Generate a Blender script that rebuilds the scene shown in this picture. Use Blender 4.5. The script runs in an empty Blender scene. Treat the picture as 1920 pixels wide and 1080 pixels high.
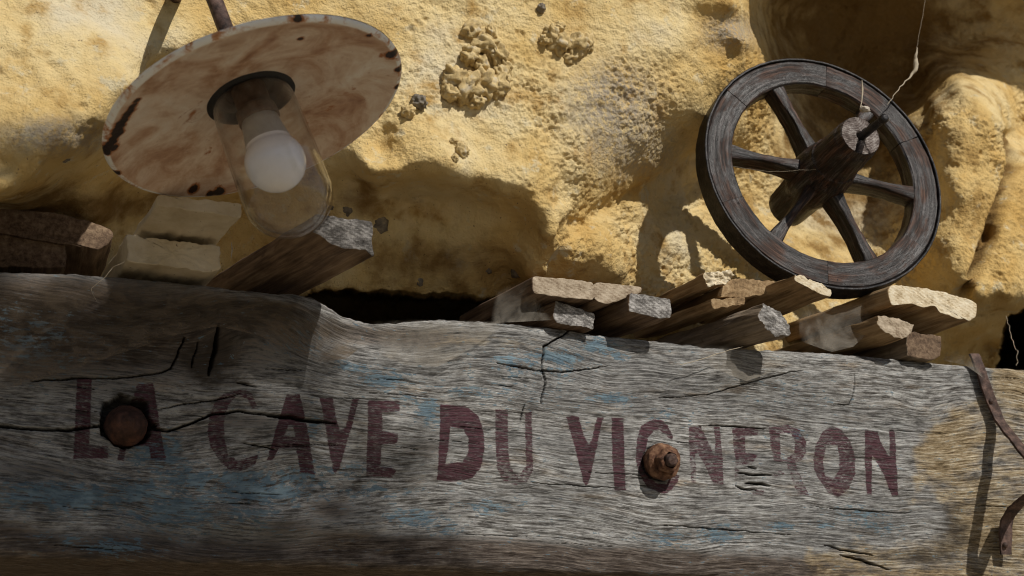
import bpy, bmesh, math, random
import numpy as np
from mathutils import Vector, Matrix

random.seed(7)
C = bpy.context.scene
COL = C.collection
R_ = math.radians

# ------------------------------------------------------------------ camera, sky, sun
F_PX = 2667.0                                   # focal length in pixels of a 1920 px frame (50 mm)
HEAD, PITCH = R_(21.7), R_(15.9)
CAM = np.array([0.0, -2.3, 1.6])
fwd = np.array([math.sin(HEAD) * math.cos(PITCH), math.cos(HEAD) * math.cos(PITCH), math.sin(PITCH)])
rgt = np.array([math.cos(HEAD), -math.sin(HEAD), 0.0])
upv = np.cross(rgt, fwd)
cam_d = bpy.data.cameras.new('camera')
cam = bpy.data.objects.new('camera', cam_d)
COL.objects.link(cam)
cam.matrix_world = Matrix(((rgt[0], upv[0], -fwd[0], CAM[0]), (rgt[1], upv[1], -fwd[1], CAM[1]),
                           (rgt[2], upv[2], -fwd[2], CAM[2]), (0, 0, 0, 1)))
cam_d.sensor_width = 36.0
cam_d.lens = 36.0 * F_PX / 1920.0
cam_d.clip_start, cam_d.clip_end = 0.05, 500.0
cam_d.dof.use_dof = True
cam_d.dof.focus_distance = 2.55
cam_d.dof.aperture_fstop = 5.0
C.camera = cam

SUN = np.array([-0.37, 1.0, -1.04]); SUN /= np.linalg.norm(SUN)      # direction the sunlight travels
w = bpy.data.worlds.new('World'); C.world = w; w.use_nodes = True
nt = w.node_tree
sky = nt.nodes.new('ShaderNodeTexSky'); sky.sky_type = 'NISHITA'; sky.sun_disc = False
sky.sun_elevation = math.asin(-SUN[2]); sky.sun_rotation = math.atan2(-SUN[0], -SUN[1])
bg = nt.nodes['Background']; nt.links.new(sky.outputs[0], bg.inputs[0]); bg.inputs[1].default_value = 0.05
sl = bpy.data.lights.new('sun', 'SUN'); sl.energy = 4.7; sl.angle = R_(0.8); sl.color = (1.0, 0.95, 0.87)
so = bpy.data.objects.new('sun', sl); COL.objects.link(so)
so.rotation_euler = Vector(SUN).to_track_quat('-Z', 'Y').to_euler(); so.location = (1, -4, 6)
C.view_settings.view_transform = 'Standard'; C.view_settings.look = 'None'
C.view_settings.gamma = 1.0; C.view_settings.exposure = -0.28
C.view_settings.use_curve_mapping = False
C.cycles.use_denoising = True
C.cycles.denoising_prefilter = 'ACCURATE'
C.cycles.filter_width = 1.05
C.cycles.max_bounces = 8
C.cycles.transparent_max_bounces = 16

# ------------------------------------------------------------------ helpers
def ray(u, v):
    return fwd + rgt * ((u - 960.0) / F_PX) - upv * ((v - 540.0) / F_PX)

def P(u, v, Y):                                  # the point of the wall plane at depth Y seen along a sight line
    d = ray(u, v)
    return CAM + d * ((Y - CAM[1]) / d[1])

def depth_of(p):
    return float(np.dot(np.asarray(p) - CAM, fwd))

def tag(o, label=None, cat=None, group=None, kind=None):
    if label: o['label'] = label
    if cat: o['category'] = cat
    if group: o['group'] = group
    if kind: o['kind'] = kind
    return o

def link(name, me, mats, parent=None):
    o = bpy.data.objects.new(name, me); COL.objects.link(o)
    for m in (mats if isinstance(mats, (list, tuple)) else [mats]):
        me.materials.append(m)
    if parent is not None: o.parent = parent
    return o

def empty(name, loc):
    o = bpy.data.objects.new(name, None); COL.objects.link(o); o.location = Vector(loc)
    o.empty_display_size = 0.05
    return o

def mesh_np(name, verts, quads, smooth=True, mat_index=None):
    verts = np.asarray(verts, np.float32); quads = np.asarray(quads, np.int32)
    k = quads.shape[1]
    me = bpy.data.meshes.new(name)
    me.vertices.add(len(verts)); me.vertices.foreach_set('co', verts.ravel())
    me.loops.add(quads.size); me.loops.foreach_set('vertex_index', quads.ravel())
    me.polygons.add(len(quads)); me.polygons.foreach_set('loop_start', np.arange(0, quads.size, k, dtype=np.int32))
    me.polygons.foreach_set('use_smooth', np.full(len(quads), smooth))
    if mat_index is not None: me.polygons.foreach_set('material_index', np.asarray(mat_index, np.int32))
    me.update(calc_edges=True)
    return me

def grid_quads(nr, nc, closed=False):
    r = np.arange(nr - 1)[:, None]; c = np.arange(nc if closed else nc - 1)[None, :]
    c2 = (c + 1) % nc
    return np.stack([r * nc + c, r * nc + c2, (r + 1) * nc + c2, (r + 1) * nc + c], -1).reshape(-1, 4)

def attr_f(me, name, arr):
    a = me.attributes.new(name, 'FLOAT', 'POINT'); a.data.foreach_set('value', np.asarray(arr, np.float32).ravel())

def attr_v(me, name, arr):
    a = me.attributes.new(name, 'FLOAT_VECTOR', 'POINT'); a.data.foreach_set('vector', np.asarray(arr, np.float32).ravel())

_rng = np.random.default_rng(11)
_perm = _rng.permutation(256).astype(np.int32)
_grad = _rng.normal(size=(256, 3)).astype(np.float32); _grad /= np.linalg.norm(_grad, axis=1, keepdims=True)
_pts = _rng.random((256, 3)).astype(np.float32)

def _hash(i, j, k):
    return _perm[(_perm[(_perm[i & 255] + j) & 255] + k) & 255]

def pnoise(p, seed=0):                           # gradient noise, about -0.7 .. 0.7
    p = np.asarray(p, np.float32) + np.float32(seed * 17.37)
    i = np.floor(p).astype(np.int32); f = p - i
    w_ = f * f * f * (f * (f * 6 - 15) + 10)
    out = np.zeros(p.shape[:-1], np.float32)
    for a in (0, 1):
        wx = w_[..., 0] if a else 1 - w_[..., 0]
        for b in (0, 1):
            wy = w_[..., 1] if b else 1 - w_[..., 1]
            for c in (0, 1):
                wz = w_[..., 2] if c else 1 - w_[..., 2]
                g = _grad[_hash(i[..., 0] + a, i[..., 1] + b, i[..., 2] + c)]
                d = (f[..., 0] - a) * g[..., 0] + (f[..., 1] - b) * g[..., 1] + (f[..., 2] - c) * g[..., 2]
                out += wx * wy * wz * d
    return out

def fbm(p, oct=4, gain=0.5, seed=0, ridged=False):
    p = np.asarray(p, np.float32); s = 0.0; a = 1.0
    for o in range(oct):
        n = pnoise(p * (2.03 ** o), seed + o * 3)
        s = s + a * ((0.35 - np.abs(n)) if ridged else n); a *= gain
    return s

def worley(p, seed=0):
    p = np.asarray(p, np.float32) + np.float32(seed * 9.13)
    i = np.floor(p).astype(np.int32)
    best = np.full(p.shape[:-1], 9.0, np.float32)
    for a in (-1, 0, 1):
        for b in (-1, 0, 1):
            for c in (-1, 0, 1):
                q = _pts[_hash(i[..., 0] + a, i[..., 1] + b, i[..., 2] + c)] + i + np.array([a, b, c], np.float32) - p
                best = np.minimum(best, (q * q).sum(-1))
    return np.sqrt(best)

def sstep(a, b, x):
    t = np.clip((x - a) / (b - a), 0, 1); return t * t * (3 - 2 * t)

def seg_dist(px, pz, pts):                       # distance to a polyline and the position along it (0..1)
    best = np.full(px.shape, 1e9, np.float32); tt = np.zeros(px.shape, np.float32)
    n = len(pts) - 1
    for k in range(n):
        ax, az = pts[k]; bx, bz = pts[k + 1]
        dx, dz = bx - ax, bz - az
        t = np.clip(((px - ax) * dx + (pz - az) * dz) / (dx * dx + dz * dz + 1e-12), 0, 1)
        d = np.hypot(px - ax - t * dx, pz - az - t * dz)
        m = d < best; best[m] = d[m]; tt[m] = ((k + t) / n)[m]
    return best, tt

def poly_sdf(px, pz, poly):                      # positive inside
    n = len(poly); inside = np.zeros(px.shape, bool); best = np.full(px.shape, 1e9, np.float32)
    for k in range(n):
        ax, az = poly[k]; bx, bz = poly[(k + 1) % n]
        dx, dz = bx - ax, bz - az
        t = np.clip(((px - ax) * dx + (pz - az) * dz) / (dx * dx + dz * dz + 1e-12), 0, 1)
        best = np.minimum(best, np.hypot(px - ax - t * dx, pz - az - t * dz))
        cr = ((az > pz) != (bz > pz)) & (px < (bx - ax) * (pz - az) / (bz - az + 1e-12) + ax)
        inside ^= cr
    return np.where(inside, best, -best)

# ------------------------------------------------------------------ material kit
class Mat:
    def __init__(s, name):
        s.m = bpy.data.materials.new(name); s.m.use_nodes = True; s.t = s.m.node_tree
        s.b = s.t.nodes['Principled BSDF']; s.out = s.t.nodes['Material Output']
        s.b.inputs['Specular IOR Level'].default_value = 0.25
    def n(s, t): return s.t.nodes.new(t)
    def set(s, sock, v):
        if isinstance(v, bpy.types.NodeSocket): s.t.links.new(v, sock)
        elif v is not None:
            if isinstance(v, (tuple, list)) and len(v) == 3 and sock.type == 'RGBA': v = (*v, 1)
            sock.default_value = v
    def attr(s, name, vec=False):
        a = s.n('ShaderNodeAttribute'); a.attribute_name = name
        return a.outputs['Vector'] if vec else a.outputs['Fac']
    def obj(s): return s.n('ShaderNodeTexCoord').outputs['Object']
    def map(s, v, scale=(1, 1, 1), loc=(0, 0, 0)):
        a = s.n('ShaderNodeMapping'); s.set(a.inputs[0], v); a.inputs['Scale'].default_value = scale
        a.inputs['Location'].default_value = loc; return a.outputs[0]
    def noise(s, v, scale=5, detail=4, rough=0.55, dist=0.0):
        a = s.n('ShaderNodeTexNoise'); s.set(a.inputs['Vector'], v); a.inputs['Scale'].default_value = scale
        a.inputs['Detail'].default_value = detail; a.inputs['Roughness'].default_value = rough
        a.inputs['Distortion'].default_value = dist; return a.outputs['Fac']
    def voro(s, v, scale=5, feat='F1'):
        a = s.n('ShaderNodeTexVoronoi'); s.set(a.inputs['Vector'], v); a.inputs['Scale'].default_value = scale
        a.feature = feat; return a.outputs['Distance']
    def math(s, op, a, b=None, c=None, clamp=False):
        x = s.n('ShaderNodeMath'); x.operation = op; x.use_clamp = clamp
        s.set(x.inputs[0], a); s.set(x.inputs[1], b); s.set(x.inputs[2], c); return x.outputs[0]
    def rng(s, v, a, b, lo=0.0, hi=1.0):
        x = s.n('ShaderNodeMapRange'); x.interpolation_type = 'SMOOTHSTEP'
        s.set(x.inputs[0], v); x.inputs[1].default_value = a; x.inputs[2].default_value = b
        x.inputs[3].default_value = lo; x.inputs[4].default_value = hi; return x.outputs[0]
    def mix(s, f, a, b, mode='MIX'):
        x = s.n('ShaderNodeMix'); x.data_type = 'RGBA'; x.blend_type = mode
        s.set(x.inputs[0], f); s.set(x.inputs[6], a); s.set(x.inputs[7], b); return x.outputs[2]
    def ramp(s, f, stops):
        x = s.n('ShaderNodeValToRGB'); s.set(x.inputs[0], f); e = x.color_ramp.elements
        while len(e) < len(stops): e.new(0.5)
        for k, (p, c) in enumerate(stops): e[k].position = p; e[k].color = (*c, 1)
        return x.outputs[0]
    def bump(s, h, strength=0.5, dist=0.002, normal=None):
        x = s.n('ShaderNodeBump'); s.set(x.inputs['Height'], h); x.inputs['Strength'].default_value = strength
        x.inputs['Distance'].default_value = dist
        if normal is not None: s.set(x.inputs['Normal'], normal)
        return x.outputs[0]
    def done(s, col=None, rough=None, normal=None, metal=None, spec=None):
        if col is not None: s.set(s.b.inputs['Base Color'], col)
        if rough is not None: s.set(s.b.inputs['Roughness'], rough)
        if normal is not None: s.set(s.b.inputs['Normal'], normal)
        if metal is not None: s.set(s.b.inputs['Metallic'], metal)
        if spec is not None: s.b.inputs['Specular IOR Level'].default_value = spec
        return s.m

def rock_material():
    m = Mat('ochre_limestone'); o = m.obj()
    big = m.noise(o, 3.2, 5, 0.6); mid = m.noise(o, 14, 6, 0.6); fine = m.noise(o, 95, 5, 0.7)
    col = m.ramp(big, [(0.33, (0.55, 0.355, 0.12)), (0.45, (0.64, 0.46, 0.195)), (0.56, (0.71, 0.565, 0.30)), (0.69, (0.67, 0.59, 0.42))])
    col = m.mix(m.rng(mid, 0.50, 0.72), col, (0.50, 0.32, 0.11))
    col = m.mix(m.rng(m.noise(o, 23, 4, 0.65), 0.57, 0.70), col, (0.62, 0.53, 0.34))
    col = m.mix(m.math('MULTIPLY', m.rng(m.noise(m.map(o, (1, 1, 1), (4, 2, 1)), 9, 8, 0.75), 0.58, 0.72), 0.6), col, (0.26, 0.20, 0.13))
    col = m.mix(m.rng(m.noise(o, 160, 3, 0.6), 0.66, 0.74), col, (0.20, 0.14, 0.08))
    col = m.mix(m.math('MULTIPLY', m.rng(m.attr('grey'), 0.1, 0.9), m.rng(fine, 0.3, 0.6)), col, (0.36, 0.31, 0.24))
    st = m.rng(m.math('ADD', m.attr('shade_stain'), m.math('MULTIPLY', m.math('SUBTRACT', mid, 0.5), 1.6)), 0.05, 0.8, 0, 0.92)
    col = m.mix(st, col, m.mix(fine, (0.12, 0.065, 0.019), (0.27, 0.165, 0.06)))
    n1 = m.bump(m.noise(o, 60, 8, 0.75), 0.9, 0.006)
    n2 = m.bump(m.voro(o, 210), 0.5, 0.0025, n1)
    n3 = m.bump(m.noise(o, 420, 4, 0.7), 0.6, 0.0016, n2)
    return m.done(col, 0.95, n3, spec=0.1)

def nodule_material():
    m = Mat('flint_crust'); o = m.obj()
    a = m.noise(o, 45, 6, 0.65)
    col = m.ramp(a, [(0.30, (0.24, 0.18, 0.10)), (0.43, (0.46, 0.34, 0.16)), (0.56, (0.60, 0.46, 0.23)), (0.70, (0.52, 0.45, 0.33))])
    n1 = m.bump(m.noise(o, 130, 7, 0.7), 0.8, 0.004)
    return m.done(col, 0.8, n1, spec=0.2)

def flint_material():
    m = Mat('grey_flint'); o = m.obj()
    col = m.ramp(m.noise(o, 60, 6, 0.65), [(0.3, (0.07, 0.06, 0.05)), (0.55, (0.20, 0.17, 0.13)), (0.75, (0.38, 0.31, 0.20))])
    return m.done(col, 0.6, m.bump(m.noise(o, 160, 6, 0.7), 0.6, 0.003), spec=0.3)

def beam_material():
    m = Mat('weathered_painted_oak'); g = m.attr('gco', True)
    soft = m.noise(m.map(g, (2.2, 9, 1)), 1, 5, 0.6)
    g0 = m.noise(m.map(g, (6, 105, 1)), 1, 6, 0.72)
    g1 = m.noise(m.map(g, (20, 320, 1)), 1, 6, 0.76)
    g2 = m.noise(m.map(g, (55, 780, 1)), 1, 4, 0.75)
    mott = m.noise(m.map(g, (26, 60, 1), (1, 8, 0)), 1, 7, 0.72)
    gsum = m.math('ADD', m.math('MULTIPLY', g0, 0.16), m.math('ADD', m.math('MULTIPLY', g1, 0.42), m.math('ADD', m.math('MULTIPLY', g2, 0.18), m.math('MULTIPLY', mott, 0.22))))
    col = m.ramp(gsum, [(0.415, (0.038, 0.034, 0.030)), (0.465, (0.16, 0.152, 0.142)), (0.51, (0.385, 0.378, 0.362)), (0.57, (0.66, 0.655, 0.63))])
    tan = m.noise(m.map(g, (7, 30, 1), (3, 1, 0)), 1, 6, 0.7)
    col = m.mix(m.rng(tan, 0.53, 0.72, 0, 0.62), col, m.ramp(gsum, [(0.42, (0.05, 0.03, 0.016)), (0.505, (0.31, 0.225, 0.14)), (0.57, (0.60, 0.49, 0.35))]))
    col = m.mix(m.rng(soft, 0.42, 0.62, 0.0, 0.6), col, m.mix(0.55, col, (0.10, 0.105, 0.11)))
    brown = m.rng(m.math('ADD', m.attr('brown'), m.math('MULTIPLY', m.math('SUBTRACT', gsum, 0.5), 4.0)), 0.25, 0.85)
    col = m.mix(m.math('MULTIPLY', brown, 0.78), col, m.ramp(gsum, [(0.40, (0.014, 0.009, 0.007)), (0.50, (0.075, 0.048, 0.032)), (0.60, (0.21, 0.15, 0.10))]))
    och = m.rng(m.math('ADD', m.attr('ochre'), m.math('ADD', m.math('MULTIPLY', m.math('SUBTRACT', tan, 0.5), 1.2), m.math('MULTIPLY', m.math('SUBTRACT', mott, 0.5), 1.6))), 0.2, 0.9)
    col = m.mix(m.math('MULTIPLY', och, 0.8), col, m.ramp(gsum, [(0.42, (0.06, 0.038, 0.016)), (0.50, (0.36, 0.26, 0.13)), (0.57, (0.68, 0.59, 0.42))]))
    dirt_shade = m.rng(m.math('ADD', m.attr('dirt_shade'), m.math('MULTIPLY', m.math('SUBTRACT', m.noise(m.map(g, (14, 30, 1)), 1, 5, 0.65), 0.5), 1.6)), 0.3, 0.9)
    col = m.mix(m.math('MULTIPLY', dirt_shade, 0.85), col, (0.042, 0.032, 0.023))
    # flaking blue paint left on the ridges of the grain
    chipn = m.noise(m.map(g, (75, 190, 1), (7, 3, 0)), 1, 5, 0.72)
    flake = m.math('ADD', m.math('MULTIPLY', m.math('SUBTRACT', g1, 0.5), 2.8), m.math('ADD', m.math('MULTIPLY', m.math('SUBTRACT', chipn, 0.5), 3.2), m.math('MULTIPLY', m.math('SUBTRACT', mott, 0.5), 2.6)))
    blue = m.rng(m.math('ADD', m.math('MULTIPLY', m.attr('blue'), 1.2), flake), 0.58, 0.68)
    bluec = m.mix(m.rng(m.noise(m.map(g, (30, 90, 1)), 1, 4, 0.7), 0.35, 0.65), (0.085, 0.145, 0.195), (0.20, 0.29, 0.345))
    col = m.mix(m.math('MULTIPLY', blue, 0.88), col, bluec)
    # maroon lettering, worn through along the grain
    wear = m.math('ADD', m.math('MULTIPLY', m.math('SUBTRACT', g2, 0.5), 1.9), m.math('MULTIPLY', m.math('SUBTRACT', g1, 0.5), 1.9))
    spots = m.math('MULTIPLY', m.math('SUBTRACT', m.noise(m.map(g, (110, 230, 1)), 1, 4, 0.65), 0.5), 2.4)
    sd = m.math('ADD', m.attr('letter'), m.math('ADD', m.math('MULTIPLY', wear, 0.55), m.math('MULTIPLY', spots, 0.22)))
    thick = m.math('SUBTRACT', m.math('ADD', m.math('ADD', 0.73, m.math('MULTIPLY', wear, 1.4)), m.math('MULTIPLY', spots, m.math('ADD', 0.25, m.attr('worn')))), m.math('MULTIPLY', m.attr('worn'), 0.70))
    let = m.math('MULTIPLY', m.rng(sd, -0.05, 0.18), m.rng(thick, 0.22, 0.62, 0.10, 0.96))
    col = m.mix(let, col, m.mix(m.rng(g1, 0.38, 0.62), (0.032, 0.010, 0.016), (0.105, 0.042, 0.055)))
    col = m.mix(m.attr('crack'), col, (0.010, 0.008, 0.006))
    h = m.math('ADD', m.math('ADD', m.math('MULTIPLY', g1, 0.5), m.math('MULTIPLY', g2, 0.3)), m.math('ADD', m.math('MULTIPLY', mott, 0.3), m.math('MULTIPLY', blue, 0.035)))
    n1 = m.bump(g0, 0.45, 0.004)
    n2 = m.bump(h, 1.0, 0.0075, n1)
    return m.done(col, m.rng(let, 0, 1, 0.92, 0.75), n2, spec=0.12)

def wood_material(name, dark, mid, pale, rough=0.85, along=7, across=120, bumpd=0.004, spec=0.2):
    m = Mat(name); g = m.attr('gco', True)
    a = m.noise(m.map(g, (across, across, along)), 1, 6, 0.68, 0.3)
    b = m.noise(m.map(g, (across * .2, across * .2, along)), 1, 5, 0.6)
    f = m.math('ADD', m.math('MULTIPLY', a, 0.55), m.math('MULTIPLY', b, 0.45))
    col = m.ramp(f, [(0.36, dark), (0.50, mid), (0.63, pale)])
    col = m.mix(m.rng(m.noise(g, 30, 5, 0.7), 0.58, 0.75, 0, 0.6), col, dark)
    return m.done(col, rough, m.bump(f, 0.9, bumpd), spec=spec)

def endgrain_material(name, dark, mid, pale, rings=150):
    m = Mat(name); g = m.attr('gco', True)
    v = m.n('ShaderNodeVectorMath'); v.operation = 'MULTIPLY'; m.set(v.inputs[0], m.map(g, (1, 1, 0), (0.02, -0.05, 0))); v.inputs[1].default_value = (1, 1, 0)
    ln = m.n('ShaderNodeVectorMath'); ln.operation = 'LENGTH'; m.t.links.new(v.outputs[0], ln.inputs[0])
    wob = m.noise(g, 30, 4, 0.6)
    r = m.math('SINE', m.math('ADD', m.math('MULTIPLY', ln.outputs['Value'], rings * 6.28), m.math('MULTIPLY', wob, 7)))
    saw = m.noise(m.map(g, (60, 520, 60)), 1, 4, 0.6)
    patch = m.noise(g, 48, 6, 0.7)
    fine = m.noise(g, 420, 3, 0.6)
    f = m.math('ADD', m.math('MULTIPLY', r, 0.022), m.math('ADD', m.math('MULTIPLY', patch, 0.55), m.math('ADD', m.math('MULTIPLY', saw, 0.25), m.math('MULTIPLY', fine, 0.20))))
    col = m.ramp(f, [(0.38, dark), (0.49, mid), (0.60, pale)])
    return m.done(col, 0.9, m.bump(f, 0.5, 0.002), spec=0.12)

def stone_material():
    m = Mat('pale_cut_stone'); o = m.obj()
    col = m.ramp(m.noise(o, 12, 6, 0.65), [(0.3, (0.42, 0.34, 0.22)), (0.5, (0.55, 0.47, 0.34)), (0.7, (0.62, 0.55, 0.43))])
    col = m.mix(m.rng(m.noise(o, 110, 3, 0.6), 0.67, 0.73), col, (0.07, 0.05, 0.03))
    return m.done(col, 0.9, m.bump(m.noise(o, 150, 6, 0.7), 0.6, 0.003), spec=0.1)

def rust_material(name, dark, mid, pale, metal=0.25, rough=0.75, scale=60):
    m = Mat(name); o = m.obj()
    f = m.noise(o, scale, 7, 0.68)
    col = m.ramp(f, [(0.34, dark), (0.50, mid), (0.66, pale)])
    return m.done(col, rough, m.bump(m.noise(o, scale * 3, 6, 0.7), 0.7, 0.002), metal=metal, spec=0.35)

def enamel_material():
    m = Mat('stained_white_enamel'); o = m.obj()
    sw = m.noise(m.map(o, (1, 1, 1)), 9, 7, 0.62, 1.2); sp = m.noise(o, 30, 7, 0.7, 0.6); fine = m.noise(o, 140, 5, 0.7)
    col = m.ramp(m.math('ADD', m.math('MULTIPLY', sw, 0.7), m.math('MULTIPLY', sp, 0.3)),
                 [(0.33, (0.29, 0.135, 0.07)), (0.43, (0.50, 0.32, 0.21)), (0.53, (0.68, 0.54, 0.42)), (0.66, (0.80, 0.74, 0.66))])
    col = m.mix(m.rng(m.attr('lip'), 0.2, 0.9, 0, 0.9), col, m.mix(m.rng(sp, 0.48, 0.62), (0.80, 0.82, 0.81), (0.50, 0.26, 0.13)))
    col = m.mix(m.rng(fine, 0.66, 0.72, 0, 0.7), col, (0.14, 0.05, 0.02))
    ch = m.math('ADD', m.attr('chip'), m.math('MULTIPLY', m.math('SUBTRACT', sp, 0.5), 1.6))
    col = m.mix(m.rng(ch, 0.20, 0.45), col, (0.36, 0.14, 0.045))
    col = m.mix(m.rng(ch, 0.48, 0.58), col, (0.022, 0.013, 0.010))
    return m.done(col, m.rng(sp, 0.4, 0.6, 0.28, 0.55), m.bump(m.math('SUBTRACT', fine, m.math('MULTIPLY', m.rng(ch, 0.45, 0.6), 2.0)), 0.35, 0.0012), spec=0.45)

def glass_material():
    m = Mat('dusty_glass'); t = m.t; o = m.obj()
    fr = m.n('ShaderNodeLayerWeight'); fr.inputs[0].default_value = 0.5
    tr = m.n('ShaderNodeBsdfTransparent'); tr.inputs[0].default_value = (0.985, 0.985, 0.98, 1)
    gl = m.n('ShaderNodeBsdfGlossy'); gl.inputs['Roughness'].default_value = 0.075
    df = m.n('ShaderNodeBsdfDiffuse'); df.inputs[0].default_value = (0.55, 0.50, 0.42, 1)
    a = m.n('ShaderNodeMixShader'); m.set(a.inputs[0], m.math('ADD', 0.035, m.math('MULTIPLY', m.math('POWER', fr.outputs['Facing'], 3.0), 0.85))); t.links.new(tr.outputs[0], a.inputs[1]); t.links.new(gl.outputs[0], a.inputs[2])
    b = m.n('ShaderNodeMixShader'); m.set(b.inputs[0], m.rng(m.noise(o, 18, 6, 0.7), 0.45, 0.75, 0.0, 0.09))
    t.links.new(a.outputs[0], b.inputs[1]); t.links.new(df.outputs[0], b.inputs[2])
    t.links.new(b.outputs[0], m.out.inputs[0])
    return m.m

def web_material(name, col, lo, hi, scale=(14, 14, 14)):
    m = Mat(name); t = m.t; o = m.obj()
    tr = m.n('ShaderNodeBsdfTransparent'); df = m.n('ShaderNodeBsdfDiffuse'); df.inputs[0].default_value = (*col, 1)
    tl = m.n('ShaderNodeBsdfTranslucent'); tl.inputs[0].default_value = (*col, 1)
    d2 = m.n('ShaderNodeMixShader'); d2.inputs[0].default_value = 0.4
    t.links.new(df.outputs[0], d2.inputs[1]); t.links.new(tl.outputs[0], d2.inputs[2])
    b = m.n('ShaderNodeMixShader')
    f = m.math('MULTIPLY', m.rng(m.noise(m.map(o, scale), 1, 7, 0.65, 0.8), 0.35, 0.68, lo, hi), m.attr('cover'))
    m.set(b.inputs[0], f)
    t.links.new(tr.outputs[0], b.inputs[1]); t.links.new(d2.outputs[0], b.inputs[2]); t.links.new(b.outputs[0], m.out.inputs[0])
    return m.m

def plain(name, col, rough=0.6, metal=0.0, spec=0.3):
    m = Mat(name); o = m.obj()
    f = m.noise(o, 80, 5, 0.6)
    c = m.mix(f, tuple(x * 0.8 for x in col), tuple(min(1, x * 1.15) for x in col))
    return m.done(c, rough, m.bump(f, 0.2, 0.0008), metal=metal, spec=spec)

M_ROCK, M_NOD, M_FLINT, M_BEAM, M_STONE = rock_material(), nodule_material(), flint_material(), beam_material(), stone_material()
M_BROWN = wood_material('brown_old_wood', (0.045, 0.028, 0.018), (0.15, 0.10, 0.065), (0.28, 0.20, 0.13))
M_TAN = wood_material('tan_dry_wood', (0.10, 0.062, 0.030), (0.30, 0.20, 0.105), (0.46, 0.34, 0.20))
M_GREYW = wood_material('grey_dry_wood', (0.07, 0.052, 0.038), (0.21, 0.165, 0.12), (0.36, 0.29, 0.22))
E_PALE = endgrain_material('pale_end_grain', (0.30, 0.22, 0.12), (0.62, 0.52, 0.36), (0.74, 0.67, 0.52))
E_GREY = endgrain_material('grey_end_grain', (0.05, 0.045, 0.042), (0.17, 0.16, 0.15), (0.46, 0.44, 0.42))
E_TAN = endgrain_material('tan_end_grain', (0.16, 0.11, 0.07), (0.36, 0.29, 0.21), (0.50, 0.42, 0.32))
def wheel_wood():
    m = Mat('dark_wheel_wood'); g = m.attr('gco', True)
    a = m.noise(m.map(g, (170, 170, 10)), 1, 6, 0.7, 0.3); b = m.noise(m.map(g, (30, 30, 9), (2, 5, 1)), 1, 5, 0.65)
    c1 = m.ramp(a, [(0.38, (0.004, 0.003, 0.003)), (0.51, (0.020, 0.016, 0.015)), (0.63, (0.085, 0.075, 0.074))])
    c2 = m.ramp(a, [(0.38, (0.006, 0.003, 0.002)), (0.51, (0.036, 0.017, 0.011)), (0.63, (0.105, 0.056, 0.038))])
    col = m.mix(m.rng(b, 0.44, 0.58), c1, c2)
    col = m.mix(m.rng(m.noise(g, 110, 4, 0.6), 0.64, 0.72), col, (0.004, 0.003, 0.003))
    return m.done(col, m.rng(b, 0.42, 0.60, 0.40, 0.70), m.bump(a, 0.9, 0.003), spec=0.32)
M_WHEEL = wheel_wood()
M_WHEEL_END = endgrain_material('worn_hub_end_grain', (0.03, 0.024, 0.021), (0.125, 0.10, 0.09), (0.33, 0.30, 0.28), 200)
M_IRON = rust_material('black_iron', (0.008, 0.008, 0.009), (0.020, 0.019, 0.020), (0.05, 0.045, 0.045), 0.5, 0.45)
M_RUST = rust_material('rusty_iron', (0.035, 0.017, 0.011), (0.125, 0.058, 0.032), (0.27, 0.155, 0.09), 0.15, 0.8)
M_RUSTH = rust_material('deep_red_rust', (0.018, 0.009, 0.007), (0.055, 0.024, 0.016), (0.12, 0.05, 0.03), 0.1, 0.7, 45)
M_RUSTD = rust_material('dark_rusty_iron', (0.022, 0.014, 0.012), (0.075, 0.045, 0.036), (0.16, 0.10, 0.08), 0.2, 0.7)

# ------------------------------------------------------------------ ground
me = mesh_np('ground', [(-60, -60, 0), (60, -60, 0), (60, 60, 0), (-60, 60, 0)], [(0, 1, 2, 3)])
gm = Mat('pale_gravel'); go = gm.obj()
gcol = gm.ramp(gm.noise(go, 6, 8, 0.7), [(0.3, (0.22, 0.175, 0.12)), (0.5, (0.34, 0.285, 0.20)), (0.7, (0.44, 0.38, 0.28))])
gm.done(gcol, 0.95, gm.bump(gm.noise(go, 60, 6, 0.7), 0.8, 0.02))
tag(link('ground', me, gm.m), 'pale gravel ground in front of the cave', kind='structure')

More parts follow.
